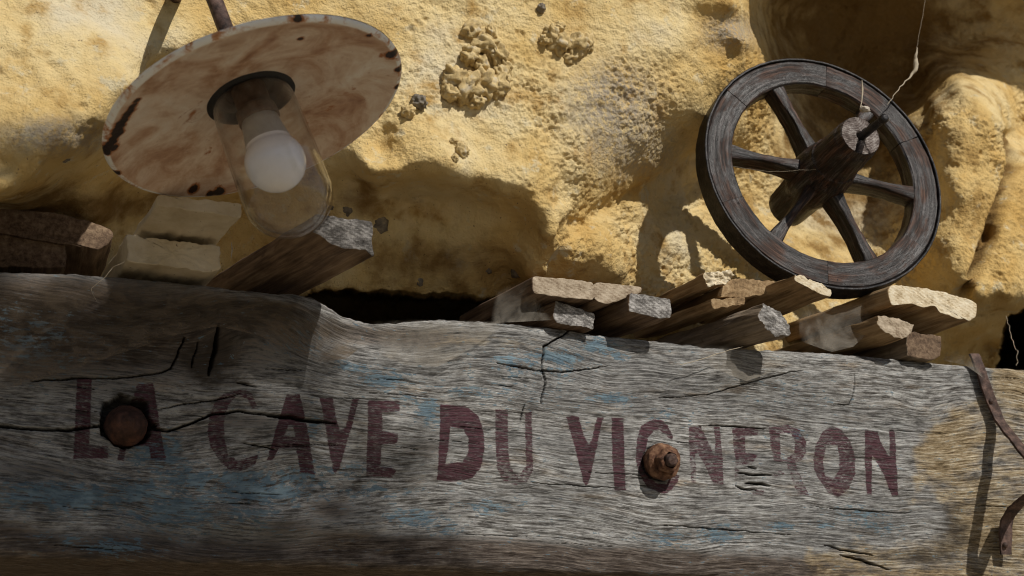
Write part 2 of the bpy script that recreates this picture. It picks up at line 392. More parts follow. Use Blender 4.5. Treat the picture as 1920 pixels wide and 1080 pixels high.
# ------------------------------------------------------------------ rock face
ctrl = [
 # far above and beside
 (-500, -500, 0.0), (200, -450, 0.02), (900, -450, 0.05), (1600, -450, 0.05), (2400, -450, -0.03), (-500, 100, -0.08), (-500, 350, -0.08),
 (100, -200, 0.0), (500, -200, 0.03), (900, -200, 0.05), (1200, -200, 0.07), (-200, -150, -0.05), (-200, 200, -0.12), (-200, 330, -0.12),
 # upper left ledge
 (0, 0, -0.05), (0, 150, -0.10), (0, 250, -0.13), (0, 325, -0.135), (0, 362, -0.10), (60, 200, -0.125), (60, 305, -0.13), (60, 330, -0.09),
 (100, 60, -0.07), (130, 190, -0.12), (120, 262, -0.125), (130, 288, -0.08), (180, 222, -0.105), (190, 245, -0.06), (220, 40, -0.02), (200, 140, -0.09),
 (245, 170, -0.07), (250, 192, -0.03), (300, 40, 0.0), (270, 108, -0.025), (300, 135, 0.045), (340, 150, 0.06), (340, 95, 0.0),
 # its underside
 (0, 380, 0.05), (-200, 380, 0.08), (60, 362, 0.04), (120, 330, 0.06), (100, 385, 0.19), (0, 392, 0.18), (-200, 400, 0.22), (0, 420, 0.30), (200, 300, 0.08), (180, 395, 0.24), (230, 370, 0.28), (120, 430, 0.32), (280, 300, 0.18),
 # behind the lamp
 (400, 40, 0.01), (400, 130, 0.05), (400, 200, 0.09), (400, 330, 0.24), (330, 280, 0.19), (300, 400, 0.36), (400, 400, 0.36), (480, 360, 0.28), (470, 420, 0.34), (560, 380, 0.22), (520, 200, 0.06),
 (560, 20, 0.03), (700, 20, 0.03), (640, 150, 0.035), (760, 200, 0.02), (720, 290, 0.025), (640, 290, 0.05), (610, 330, 0.10), (680, 400, 0.17), (720, 430, 0.19), (640, 370, 0.15), (660, 330, 0.10),
 # central mass
 (800, 50, 0.04), (900, 120, 0.03), (860, 230, 0.02), (900, 300, 0.015), (860, 335, 0.008), (800, 325, 0.012), (740, 325, 0.015), (690, 322, 0.015), (940, 352, 0.02), (1000, 380, 0.025), (1030, 405, 0.03), (960, 270, 0.02),
 (1000, 60, 0.04), (1000, 180, 0.03), (1040, 320, 0.03),
 # its underside
 (740, 352, 0.11), (800, 356, 0.11), (860, 362, 0.10), (920, 386, 0.10), (980, 412, 0.095), (800, 420, 0.18), (870, 400, 0.15), (780, 480, 0.205), (860, 440, 0.165), (940, 450, 0.14), (720, 500, 0.215), (640, 480, 0.21), (620, 520, 0.225), (665, 528, 0.225), (705, 531, 0.23), (745, 534, 0.235), (845, 537, 0.24), (885, 541, 0.24), (830, 480, 0.205),
 (800, 532, 0.24), (880, 500, 0.215), (900, 535, 0.24), (960, 510, 0.22), (1000, 450, 0.09), (1020, 480, 0.10), (1000, 512, 0.14), (1040, 440, 0.05), (560, 470, 0.26),
 # right shoulder falling to the gully
 (1100, 40, 0.05), (1100, 200, 0.045), (1080, 320, 0.055), (1200, 80, 0.05), (1200, 220, 0.08), (1160, 310, 0.125), (1080, 385, 0.10), (1300, 30, 0.07), (1300, 140, 0.075), (1290, 230, 0.14), (1240, 310, 0.21), (1340, 80, 0.08),
 (1130, 380, 0.15), (1080, 430, 0.12), (1120, 450, 0.13), (1100, 490, 0.14), (1150, 500, 0.17), (1180, 430, 0.25), (1200, 500, 0.27), (1260, 450, 0.29), (1250, 370, 0.33), (1300, 340, 0.40), (1300, 500, 0.34), (1260, 530, 0.32), (1340, 450, 0.40),
 (1385, 10, 0.10), (1375, 40, 0.095), (1380, 100, 0.115), (1400, 70, 0.12), (1405, 115, 0.17), (1420, 150, 0.27), (1390, 165, 0.20), (1370, 200, 0.20), (1355, 150, 0.11), (1340, 285, 0.34), (1400, 330, 0.46), (1340, 235, 0.17),
 (1425, 10, 0.55), (1440, 70, 0.58), (1455, 120, 0.58), (1455, 200, 0.50),
 # recess
 (1500, 0, 0.72), (1700, 0, 0.74), (1900, 0, 0.66), (1500, 130, 0.74), (1650, 120, 0.74), (1800, 90, 0.66), (1920, 110, 0.56), (1500, 300, 0.58), (1620, 280, 0.66), (1450, 380, 0.50), (1600, 430, 0.52), (1500, 470, 0.44), (1690, 330, 0.52), (1720, 180, 0.60),
 (1400, -60, 0.09), (1430, -60, 0.33), (1370, -30, 0.09), (1370, -80, 0.09), (1375, -130, 0.09), (1370, -200, 0.085), (1370, -280, 0.08), (1320, -100, 0.08), (1320, -220, 0.075), (1398, -110, 0.10), (1395, -160, 0.10), (1450, -160, 0.42), (1410, -260, 0.09), (1460, -250, 0.30), (1580, -250, 0.02), (1650, -255, 0.02), (1850, -260, 0.02), (2100, -260, 0.02), (2400, -260, 0.02), (1550, -150, 0.32), (1800, -150, 0.32), (2100, -150, 0.30), (1550, -50, 0.66), (1800, -50, 0.66), (2100, 0, 0.60), (1640, -300, 0.01), (1850, -310, 0.01), (2200, -310, 0.01),
 # right lobe
 (1720, 235, 0.40), (1755, 200, 0.34), (1800, 158, 0.33), (1800, 200, 0.26), (1760, 270, 0.29), (1820, 230, 0.23), (1870, 230, 0.26), (1745, 420, 0.30), (1790, 350, 0.23), (1780, 500, 0.26), (1850, 300, 0.24), (1885, 290, 0.28), (1850, 420, 0.245), (1720, 500, 0.35), (1850, 185, 0.30), (1760, 175, 0.42), (1850, 135, 0.48),
 (1908, 235, 0.50), (1930, 290, 0.40), (1925, 350, 0.30), (1890, 440, 0.235), (1920, 480, 0.25), (1860, 520, 0.235), (1840, 562, 0.25), (1890, 562, 0.245), (1925, 545, 0.25), (1840, 590, 0.36), (1885, 582, 0.32), (1850, 620, 0.45), (1850, 650, 0.56), (1800, 610, 0.40), (1790, 645, 0.50), (1870, 605, 0.42), (2200, 300, 0.30), (2300, 500, 0.30),
 (1920, 640, 0.50), (2000, 640, 0.46), (2120, 620, 0.4),
 # behind and under the beam
 (-300, 480, 0.36), (0, 470, 0.36), (200, 470, 0.36), (400, 470, 0.33), (500, 520, 0.36), (600, 575, 0.27), (760, 575, 0.27), (900, 575, 0.28), (1000, 560, 0.30), (1100, 590, 0.33), (1300, 610, 0.32), (1400, 600, 0.32), (1480, 640, 0.30), (1580, 640, 0.30), (1560, 600, 0.33), (1700, 660, 0.46), (1900, 720, 0.5),
 (-300, 750, 0.34), (300, 750, 0.36), (900, 750, 0.36), (1500, 780, 0.36), (2200, 780, 0.4), (-300, 1000, 0.36), (600, 1000, 0.36), (1400, 1000, 0.36), (2200, 1000, 0.4), (600, 700, 0.5), (850, 700, 0.5),
 (-300, 1085, 1.6), (600, 1095, 1.6), (1400, 1120, 1.6), (2200, 1140, 1.6), (-300, 1300, 2.4), (900, 1300, 2.4), (2200, 1300, 2.4), (900, 2200, 2.6)]
cp = np.array([P(*c) for c in ctrl])
# the relief is pushed in along a fan of slanted lines, so that overhangs can hang
D0 = -CAM[1]
def base_of(p): p = np.asarray(p); k = D0 / (D0 + p[..., 1]); return CAM[0] + (p[..., 0] - CAM[0]) * k, CAM[2] + (p[..., 2] - CAM[2]) * k
ca = np.stack(base_of(cp), -1); cy = cp[:, 1]

def rbf_fit(pts, val, c=0.02, lam=1e-3):
    r = np.sqrt(((pts[:, None] - pts[None]) ** 2).sum(-1) + c * c)
    n = len(pts); A = np.zeros((n + 3, n + 3)); A[:n, :n] = -r + lam * np.eye(n) * -1
    Pm = np.c_[np.ones(n), pts]; A[:n, n:] = Pm; A[n:, :n] = Pm.T
    return np.linalg.solve(A, np.r_[val, 0, 0, 0])

def rbf_eval(wts, pts, q, c=0.02):
    out = np.empty(len(q)); n = len(pts)
    for s in range(0, len(q), 40000):
        qq = q[s:s + 40000]
        r = np.sqrt(((qq[:, None, 0] - pts[None, :, 0]) ** 2) + ((qq[:, None, 1] - pts[None, :, 1]) ** 2) + c * c)
        out[s:s + 40000] = -r @ wts[:n] + wts[n] + qq @ wts[n + 1:]
    return out

def axis(lo, hi, step, lo_far, hi_far, grow=1.25):
    core = list(np.arange(lo, hi, step)); s = step; a = [];  x = lo
    while x > lo_far: s *= grow; x -= s; a.append(x)
    s = step; b = []; x = core[-1]
    while x < hi_far: s *= grow; x += s; b.append(x)
    return np.array(a[::-1] + core + b)

# extent of the frame on the sheet
fr = np.array([P(u, v, 0.1) for u in (0, 1920) for v in (0, 720)])
fa, fb = base_of(fr)
AX = axis(fa.min() - 0.05, fa.max() + 0.05, 0.0021, -2.5, 4.8)
BZ = axis(fb.min() - 0.02, fb.max() + 0.03, 0.0020, 0.45, 5.0)
GA, GB = np.meshgrid(AX, BZ); shp = GA.shape
q = np.stack([GA.ravel(), GB.ravel()], -1)
wts = rbf_fit(ca, cy)
coarse = (np.linspace(AX[0], AX[-1], 700), np.linspace(BZ[0], BZ[-1], 400))
Y0 = np.clip(rbf_eval(wts, ca, q), -0.22, 2.6).reshape(shp)
def hole(poly, Yh, depth):
    b = [base_of(P(*uv, Yh)) for uv in poly]
    jp = np.stack([GA, GA * 0 + 3, GB], -1)
    return depth * sstep(-0.003, 0.010, poly_sdf(GA + 0.012 * fbm(jp * 22, 3, .6, 51), GB + 0.012 * fbm(jp * 22, 3, .6, 54), b))
Y0 = Y0 + hole([(545, 575), (585, 548), (620, 540), (660, 545), (705, 548), (760, 551), (825, 553), (875, 556), (920, 560), (960, 572), (1000, 600), (960, 680), (540, 680)], 0.25, 0.9) + hole([(1888, 594), (1905, 588), (1930, 574), (2010, 585), (2010, 760), (1850, 760), (1862, 700), (1880, 650)], 0.42, 1.7)
kk_ = (D0 + Y0) / D0; X0 = CAM[0] + (GA - CAM[0]) * kk_; Z0 = CAM[2] + (GB - CAM[2]) * kk_
Pt = np.stack([X0, Y0, Z0], -1).astype(np.float32)

def grid_normals(Pt):
    du = np.gradient(Pt, axis=1); dv = np.gradient(Pt, axis=0)
    n = np.cross(du, dv); n /= (np.linalg.norm(n, axis=-1, keepdims=True) + 1e-9)
    return n
N0 = grid_normals(Pt)                                   # points towards -Y

def uv_of(p):                                           # sight-line coordinates of points (used to place local roughness)
    d = p - CAM; z = d @ fwd
    return 960 + F_PX * (d @ rgt) / z, 540 - F_PX * (d @ upv) / z
UU, VV = uv_of(Pt.astype(np.float64))
rough = 0.32 + 0.20 * sstep(450, 700, UU) + 0.80 * sstep(880, 1120, UU) * sstep(80, 260, VV) + 0.35 * sstep(600, 760, UU) * sstep(60, 150, VV) - 0.30 * sstep(1420, 1500, UU) * (1 - sstep(1740, 1800, UU))
under = sstep(-0.05, -0.55, N0[..., 2])                 # smoother where it overhangs
rough *= 1 - 0.55 * under
wp = Pt + 0.03 * np.stack([pnoise(Pt * 9, 1), pnoise(Pt * 9, 2), pnoise(Pt * 9, 3)], -1)
disp = 0.012 * fbm(wp * 6.0, 3, 0.5, 5)
rough *= 0.40 + 0.9 * sstep(-0.3, 0.35, pnoise(Pt * 5.5, 33))
rough *= 1 - 0.15 * sstep(1720, 1780, UU)
stretch = np.linalg.norm(np.gradient(Pt, axis=0), axis=-1) / (np.gradient(BZ)[:, None] + 1e-6)
finek = np.minimum(1, 1.6 / np.maximum(stretch, 0.1)) ** 1.2
rough *= finek
disp += 0.0070 * (0.4 + 0.6 * finek) * fbm(wp * 17.0, 3, 0.55, 21, ridged=True)
disp += rough * (0.0050 * fbm(wp * 42.0, 3, 0.6, 31) + 0.0034 * fbm(Pt * 130.0, 2, 0.6, 41))
wl = worley(Pt * 62.0 + 0.6 * pnoise(Pt * 40, 4)[..., None], 3)
wl2 = worley(Pt * 125.0 + 0.5 * pnoise(Pt * 90, 6)[..., None], 5)
disp += rough * 0.0042 * (0.5 - np.minimum(wl2, 1.0)) * sstep(-0.35, 0.15, pnoise(Pt * 16, 19))
disp += rough * 0.0044 * (0.5 - np.minimum(wl, 1.0)) * sstep(-0.25, 0.25, pnoise(Pt * 11, 9) + 0.15 * (rough - 0.7))
pit = worley(Pt * 21.0, 8)
disp -= 0.006 * sstep(0.28, 0.14, pit) * sstep(0.05, 0.3, pnoise(Pt * 7, 13))
# gullies and cracks
def groove(pts, depth, width):
    q_ = [uv for uv in pts]
    d, t = seg_dist(UU.astype(np.float32), VV.astype(np.float32), q_)
    return depth * np.exp(-(d / width) ** 2) * (0.6 + 0.6 * pnoise(Pt * 30, 77))
disp -= groove([(1893, 255), (1905, 300), (1885, 370), (1868, 410), (1848, 470), (1825, 520), (1805, 552)], 0.10, 10)
disp -= groove([(1740, 225), (1745, 300), (1730, 380)], 0.02, 12)
disp -= groove([(1600, 20), (1560, 90), (1590, 140)], 0.012, 9)
disp -= groove([(1080, 345), (1010, 372), (930, 345)], 0.006, 8)
disp -= groove([(1330, 275), (1230, 345), (1130, 395), (1060, 430), (1030, 500)], 0.022, 16)
disp -= groove([(1045, 235), (1180, 180), (1300, 100), (1395, 60)], 0.008, 20)
disp -= groove([(700, 190), (720, 240), (700, 290)], 0.016, 14)
disp -= groove([(600, 330), (640, 345), (690, 352)], 0.02, 14)
disp += groove([(1052, 395), (1035, 440), (1018, 500)], 0.014, 14)
disp -= 0.02 * np.exp(-(((UU - 305) / 30) ** 2 + ((VV - 140) / 22) ** 2))
grey = 0.9 * np.exp(-(((UU - 1150) / 110) ** 2 + ((VV - 190) / 90) ** 2)) + 0.8 * np.exp(-(((UU - 100) / 130) ** 2 + ((VV - 255) / 40) ** 2)) + 0.9 * np.exp(-(((UU - 1370) / 60) ** 2 + ((VV - 60) / 40) ** 2)) + 0.5 * np.exp(-(((UU - 1200) / 120) ** 2 + ((VV - 300) / 60) ** 2))
Pr = Pt + N0 * disp[..., None].astype(np.float32)
ROCK_P, ROCK_N = Pr, N0
me = mesh_np('rock_face', Pr.reshape(-1, 3), grid_quads(*shp))
attr_f(me, 'grey', grey)
shade_stain = 1.0 * np.exp(-(((UU - 1620) / 190) ** 2) - np.maximum(0, (VV - 60) / 230) ** 2) * sstep(1395, 1450, UU) + 0.5 * np.exp(-((UU - 1580) / 130) ** 2 - ((VV - 360) / 130) ** 2) + 0.8 * np.exp(-((UU - 130) / 150) ** 2 - ((VV - 385) / 40) ** 2) + 0.5 * np.exp(-((UU - 820) / 170) ** 2 - ((VV - 490) / 60) ** 2) + 0.5 * np.exp(-((UU - 660) / 60) ** 2 - ((VV - 380) / 40) ** 2)  # brown tone painting shade into the recess and the undersides
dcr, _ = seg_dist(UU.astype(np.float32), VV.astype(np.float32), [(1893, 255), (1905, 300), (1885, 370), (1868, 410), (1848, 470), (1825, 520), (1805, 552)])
shade_stain = shade_stain + 1.6 * np.exp(-(dcr / 8) ** 2)
attr_f(me, 'shade_stain', shade_stain)
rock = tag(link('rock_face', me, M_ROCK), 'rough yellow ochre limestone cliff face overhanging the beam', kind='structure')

def rock_at(u, v):                                       # surface point of the cliff on a sight line
    k = np.argmin((UU - u) ** 2 + (VV - v) ** 2)
    return ROCK_P.reshape(-1, 3)[k].astype(float), ROCK_N.reshape(-1, 3)[k].astype(float)

def lump(name, center, size, mat, seed, sub=4, parent=None, knob=0.35):
    bm = bmesh.new(); bmesh.ops.create_icosphere(bm, subdivisions=sub, radius=1.0)
    v = np.array([x.co[:] for x in bm.verts])
    n = 1 + knob * fbm(v * 1.6 + seed * 3.1, 3, 0.6, seed) - knob * 0.9 * (np.minimum(worley(v * 2.1 + seed, seed), 1) - 0.5)
    v = v * n[:, None] * np.array(size)
    for x, c in zip(bm.verts, v): x.co = c
    me = bpy.data.meshes.new(name); bm.to_mesh(me); bm.free()
    for p in me.polygons: p.use_smooth = True
    o = link(name, me, mat, parent); o.location = Vector(center)
    o.rotation_euler = (seed * 1.3, seed * 0.7, seed * 2.1)
    return o

PXM = 0.00098                                            # metres per photograph pixel at the wall
nods = [(882, 60, 22), (905, 88, 30), (880, 108, 26), (930, 105, 26), (900, 120, 20), (945, 130, 18), (850, 150, 30), (872, 168, 34), (905, 160, 30), (930, 165, 26), (842, 178, 22), (890, 190, 24), (938, 145, 20), (920, 60, 14),
        (1030, 70, 24), (1050, 85, 26), (1078, 88, 28), (1100, 82, 20), (1070, 105, 18), (1045, 55, 15), (1018, 78, 15)]
for k, (u, v, r) in enumerate(nods):
    p, n = rock_at(u, v)
    lump('nodule', p + n * (r * PXM * 0.12), (r * PXM, r * PXM * 0.75, r * PXM * 0.8), M_NOD, k + 3, 4, rock, 0.55)
for k, (u, v, r) in enumerate([(782, 200, 17), (765, 215, 16), (862, 285, 16), (850, 300, 8), (1012, 20, 11), (848, 268, 9)]):
    p, n = rock_at(u, v)
    lump('flint', p + n * (r * PXM * 0.2), (r * PXM, r * PXM * 0.8, r * PXM * 0.8), M_FLINT if k in (0, 4) else M_NOD, k + 40, 4, rock, 0.45)
for k, (u, v, r) in enumerate([(716, 420, 21), (652, 398, 14), (618, 392, 12), (915, 508, 13), (968, 512, 17), (785, 528, 12), (122, 298, 12)]):
    p, n = rock_at(u, v)
    lump('flint', p - n * (0.006 + 0.0002 * r), (r * PXM, r * PXM * 0.9, r * PXM * 0.9), M_FLINT, k + 60, 3, rock, 0.35)

# ------------------------------------------------------------------ the beam
def xz(u, v, Y=0.0):
    p = P(u, v, Y); return (p[0], p[2])
top_px = [(-500, 462), (-200, 488), (0, 505), (130, 510), (200, 514), (300, 522), (410, 535), (450, 543), (520, 550), (560, 551), (588, 558), (612, 572), (640, 588), (690, 600), (740, 602), (790, 598), (850, 598), (950, 603), (1060, 612), (1130, 624), (1240, 635), (1340, 649), (1480, 656), (1560, 661), (1700, 673), (1780, 680), (1860, 686), (1920, 690), (2200, 715), (2500, 742)]
bot_px = [(-500, 1022), (-200, 1036), (0, 1044), (200, 1050), (330, 1055), (470, 1058), (600, 1062), (720, 1067), (1100, 1077), (1300, 1084), (1600, 1094), (1920, 1105), (2200, 1112), (2500, 1120)]
tx = np.array([xz(*p) for p in top_px]); bx_ = np.array([xz(*p) for p in bot_px])
x_l, x_r = xz(-30, 700)[0], xz(1960, 800)[0]
BX = axis(x_l, x_r, 0.0016, -0.55, 2.9, 1.35)
ZT = np.interp(BX, tx[:, 0], tx[:, 1]); ZB = np.interp(BX, bx_[:, 0], bx_[:, 1])
ZT += 0.0025 * fbm(np.stack([BX * 40, BX * 0, BX * 0], -1), 4, 0.6, 3); ZB += 0.003 * fbm(np.stack([BX * 20, BX * 0 + 5, BX * 0], -1), 4, 0.6, 3)
NF, NE, DEP = 345, 18, 0.42
tf = np.linspace(0, 1, NF)
Zf = ZB[None] + (ZT - ZB)[None] * tf[:, None]; Xf = np.broadcast_to(BX[None], Zf.shape)
PF = np.stack([Xf, Zf * 0, Zf], -1).astype(np.float32)
r_t = 0.020 + 0.008 * pnoise(PF * np.array([7, 1, 1], np.float32), 6); r_b = 0.014
dt = ZT[None] - Zf; db = Zf - ZB[None]
Yf = np.where(dt < r_t, r_t - np.sqrt(np.maximum(r_t ** 2 - (r_t - dt) ** 2, 0)), 0) + np.where(db < r_b, r_b - np.sqrt(np.maximum(r_b ** 2 - (r_b - db) ** 2, 0)), 0)
# flow of the grain: waves past the knots
warp = 0.030 * fbm(PF * np.array([2.6, 1, 3.0], np.float32), 3, 0.5, 9)
def blob(u, v, su, sv):
    x, z = xz(u, v); s = PXM
    return np.exp(-(((Xf - x) / (su * s)) ** 2 + ((Zf - z) / (sv * s)) ** 2))
warp += 0.035 * blob(560, 960, 160, 60) - 0.045 * blob(480, 600, 110, 60) + 0.02 * blob(250, 880, 150, 70) - 0.02 * blob(1020, 660, 150, 50)
Q = Zf + warp
G2 = np.stack([Xf, Q, Q * 0], -1).astype(np.float32)
front_w = sstep(0.0, 0.02, np.minimum(dt, db))
rel = 0.016 * fbm(PF * np.array([2.2, 1, 5], np.float32), 3, 0.5, 15)
rel += 0.0018 * fbm(G2 * np.array([3, 38, 1], np.float32), 3, 0.6, 18)
rel += 0.0014 * fbm(G2 * np.array([8, 150, 1], np.float32), 2, 0.6, 19)
rel += 0.0016 * pnoise(G2 * np.array([16, 300, 1], np.float32), 20)
rel += 0.020 * blob(560, 590, 70, 40) + 0.014 * blob(430, 600, 60, 50) - 0.018 * blob(720, 625, 90, 30) - 0.012 * blob(620, 640, 60, 25) + 0.010 * blob(560, 980, 170, 30) - 0.010 * blob(480, 1015, 200, 22)
Yf = Yf - rel
crack = np.zeros(Zf.shape, np.float32)
def cut(pts, wpx, depth, taper=True, wob=1.6):
    global Yf, crack
    w_ = [xz(*p) for p in pts]
    zz = Zf + 0.0016 * wob * pnoise(PF * 60, 55) ; xx = Xf + 0.0016 * wob * pnoise(PF * 60, 56)
    d, t = seg_dist(xx.astype(np.float32), zz.astype(np.float32), w_)
    hw = wpx * PXM * 0.42 * ((0.25 + 0.75 * np.sin(np.pi * np.clip(t, 0.02, 0.98)) ** 0.6) if taper else 1.0)
    m = sstep(hw * 1.25, hw * 0.55, d)
    Yf = Yf + depth * m; crack = np.maximum(crack, m)
cut([(-60, 792), (0, 798), (60, 803), (130, 804), (190, 797), (212, 795)], 6.0, 0.020, False)
cut([(280, 799), (315, 807), (355, 793), (400, 775), (450, 770), (495, 776)], 5.0, 0.018, False)
cut([(490, 774), (515, 780), (545, 782), (585, 788), (630, 794)], 9.0, 0.020)
cut([(60, 712), (140, 708), (230, 708), (290, 701), (322, 691), (333, 665), (347, 632)], 3.2, 0.012, False)
cut([(408, 610), (405, 650), (392, 702)], 9.0, 0.03)
cut([(372, 640), (366, 665), (358, 692)], 3.0, 0.01)
cut([(1086, 606), (1060, 627), (1022, 648), (1017, 690), (1023, 715), (1014, 755)], 3.8, 0.014, False)
cut([(930, 681), (1000, 694), (1060, 697), (1140, 686)], 3.2, 0.012)
cut([(985, 757), (976, 790)], 3.0, 0.01)
cut([(296, 768), (345, 756), (405, 750), (450, 737)], 2.6, 0.010)
cut([(1383, 886), (1410, 890), (1447, 891)], 5.0, 0.012); cut([(1398, 905), (1422, 906), (1445, 911)], 5.0, 0.012); cut([(1380, 911), (1395, 917), (1418, 918)], 5.0, 0.012); cut([(1404, 875), (1419, 878)], 3.5, 0.01)
cut([(1545, 1022), (1575, 1030), (1610, 1036), (1640, 1041)], 4.5, 0.014); cut([(1575, 1040), (1625, 1053), (1670, 1068)], 5.0, 0.014)
cut([(1310, 797), (1370, 797), (1440, 804)], 2.6, 0.008); cut([(1560, 758), (1590, 760), (1598, 728), (1597, 700)], 2.4, 0.007); cut([(1240, 745), (1330, 738), (1480, 698), (1500, 697)], 2.2, 0.006)
cut([(445, 717), (480, 724)], 4.5, 0.01); cut([(1000, 905), (1100, 912), (1160, 915)], 2.0, 0.006); cut([(455, 830), (500, 838), (515, 842)], 3.0, 0.008); cut([(1240, 984), (1480, 1003)], 2.2, 0.007); cut([(1500, 950), (1680, 962), (1720, 960)], 2.0, 0.006)
for k in range(30):                                       # short drying checks along the grain
    u, v = random.uniform(0, 1900), random.uniform(690, 1060)
    cut([(u, v), (u + random.uniform(40, 130), v + random.uniform(1, 9))], random.uniform(1.0, 1.9), 0.004, True, 1.0)
hx_, hz_ = xz(238, 790); hd = np.hypot(Xf - hx_, Zf - hz_) + 0.014 * pnoise(PF * 42, 61) + 0.006 * pnoise(PF * 120, 62)
hm = sstep(0.042, 0.034, hd); Yf = Yf + 0.035 * hm; crack = np.maximum(crack, 0.85 * hm)
hx_, hz_ = xz(1236, 868); hm = sstep(0.036, 0.028, np.hypot(Xf - hx_, Zf - hz_) + 0.003 * pnoise(PF * 60, 63)); Yf = Yf + 0.006 * hm; crack = np.maximum(crack, 0.7 * hm)
# paint, stains and painted shade, each with an outline of its own
letters = {
 'L': ([[(145, 706), (173, 706), (171, 790), (168, 832), (204, 836), (204, 858), (138, 860), (141, 800)]], [], 0.35),
 'A': ([[(257, 720), (288, 717), (296, 765), (313, 863), (284, 859), (280, 835), (239, 835), (234, 863), (220, 862), (236, 800)]], [[(262, 760), (273, 760), (279, 815), (245, 815)]], 0.35),
 'C': ([[(437, 730), (460, 731), (474, 738), (483, 762), (474, 766), (464, 747), (445, 742), (430, 757), (421, 789), (423, 823), (430, 853), (447, 862), (486, 851), (481, 868), (456, 881), (435, 883), (413, 864), (395, 835), (390, 809), (394, 777), (404, 753), (419, 738)]], [], 0.5),
 'A2': ([[(537, 739), (562, 739), (569, 766), (579, 812), (593, 888), (566, 886), (556, 840), (524, 840), (513, 862), (502, 862), (516, 809), (527, 774)]], [[(541, 797), (550, 799), (554, 820), (534, 816)]], 0.3),
 'V': ([[(599, 746), (624, 745), (630, 780), (638, 806), (648, 801), (661, 747), (674, 747), (653, 826), (638, 880), (631, 888), (626, 880), (608, 788)]], [], 0.35),
 'E': ([[(690, 750), (750, 752), (750, 771), (717, 774), (717, 808), (747, 812), (745, 832), (717, 833), (716, 872), (746, 880), (739, 894), (689, 894)]], [], 0.35),
 'D': ([[(825, 758), (874, 761), (898, 780), (908, 812), (909, 842), (902, 877), (887, 896), (855, 902), (821, 900)]], [[(844, 800), (868, 806), (878, 823), (878, 848), (866, 866), (836, 869), (841, 842)]], 0.1),
 'U': ([[(929, 768), (953, 768), (954, 850), (956, 872), (963, 886), (977, 887), (986, 872), (986, 774), (999, 771), (999, 882), (989, 904), (969, 909), (944, 900), (931, 877)]], [], 0.45),
 'V2': ([[(1065, 781), (1076, 778), (1088, 781), (1098, 818), (1105, 834), (1112, 822), (1122, 781), (1134, 781), (1116, 857), (1104, 904), (1098, 911), (1093, 904)]], [], 0.15),
 'I': ([[(1149, 783), (1172, 783), (1172, 842), (1174, 920), (1152, 920), (1149, 865)]], [], 0.2),
 'G': ([[(1228, 784), (1244, 786), (1254, 796), (1265, 816), (1263, 825), (1252, 816), (1239, 805), (1228, 807), (1217, 822), (1211, 850), (1214, 882), (1229, 904), (1250, 908), (1261, 887), (1275, 891), (1272, 904), (1256, 921), (1244, 928), (1214, 914), (1199, 887), (1193, 857), (1196, 822), (1205, 797)]], [], 0.25),
 'N': ([[(1296, 796), (1318, 797), (1329, 822), (1342, 854), (1345, 826), (1342, 797), (1354, 797), (1357, 854), (1358, 908), (1339, 910), (1327, 880), (1310, 848), (1306, 850), (1306, 905), (1297, 905), (1295, 835)]], [], 0.55),
 'E2': ([[(1377, 800), (1425, 803), (1425, 815), (1401, 818), (1401, 848), (1423, 851), (1411, 870), (1381, 872)], [(1411, 916), (1432, 919), (1432, 929), (1413, 927)], [(1380, 874), (1388, 880), (1384, 902), (1379, 900)]], [], 0.5),
 'R': ([[(1444, 801), (1479, 796), (1500, 806), (1511, 828), (1512, 846), (1505, 862), (1491, 868), (1500, 890), (1515, 929), (1495, 927), (1487, 905), (1478, 880), (1474, 865), (1452, 867), (1447, 837)], [(1449, 885), (1460, 880), (1470, 887), (1461, 898), (1450, 896)]], [[(1464, 812), (1484, 812), (1491, 830), (1489, 850), (1473, 860), (1464, 860)]], 0.6),
 'O': ([[(1560, 798), (1578, 807), (1594, 828), (1604, 859), (1603, 890), (1590, 917), (1572, 932), (1551, 924), (1534, 897), (1527, 880), (1525, 862), (1530, 832), (1542, 809)]], [[(1550, 834), (1570, 836), (1575, 859), (1574, 880), (1564, 897), (1547, 892), (1544, 866)]], 0.5),
 'N2': ([[(1620, 805), (1645, 808), (1650, 828), (1667, 857), (1667, 806), (1678, 806), (1680, 867), (1684, 930), (1672, 931), (1659, 897), (1640, 862), (1635, 855), (1634, 876), (1634, 928), (1624, 927), (1621, 876)]], [], 0.2)}
let = np.full(Zf.shape, -1.0, np.float32); worn = np.full(Zf.shape, 0.3, np.float32)
for key, (adds, cuts, wr) in letters.items():
    allp = np.array([xz(*p) for a in adds for p in a])
    x0, x1, z0, z1 = allp[:, 0].min() - .02, allp[:, 0].max() + .02, allp[:, 1].min() - .02, allp[:, 1].max() + .02
    ci = np.where((BX > x0) & (BX < x1))[0]; c0, c1 = ci[0], ci[-1] + 1
    sub = (slice(None), slice(c0, c1)); sx, sz = Xf[sub], Zf[sub]
    sd = np.full(sx.shape, -1.0)
    for a in adds: sd = np.maximum(sd, poly_sdf(sx, sz, [xz(*p) for p in a]))
    for c in cuts: sd = np.minimum(sd, -poly_sdf(sx, sz, [xz(*p) for p in c]))
    let[sub] = np.maximum(let[sub], np.clip(sd / 0.008, -1, 1))
    worn[sub] = wr * 0.62
u_fade = blob(965, 895, 40, 22); worn += 0.35 * u_fade + 0.6 * blob(1420, 895, 45, 25) + 0.5 * blob(1480, 895, 40, 25) + 0.3 * blob(1300, 880, 12, 40)
blue = np.zeros(Zf.shape, np.float32)
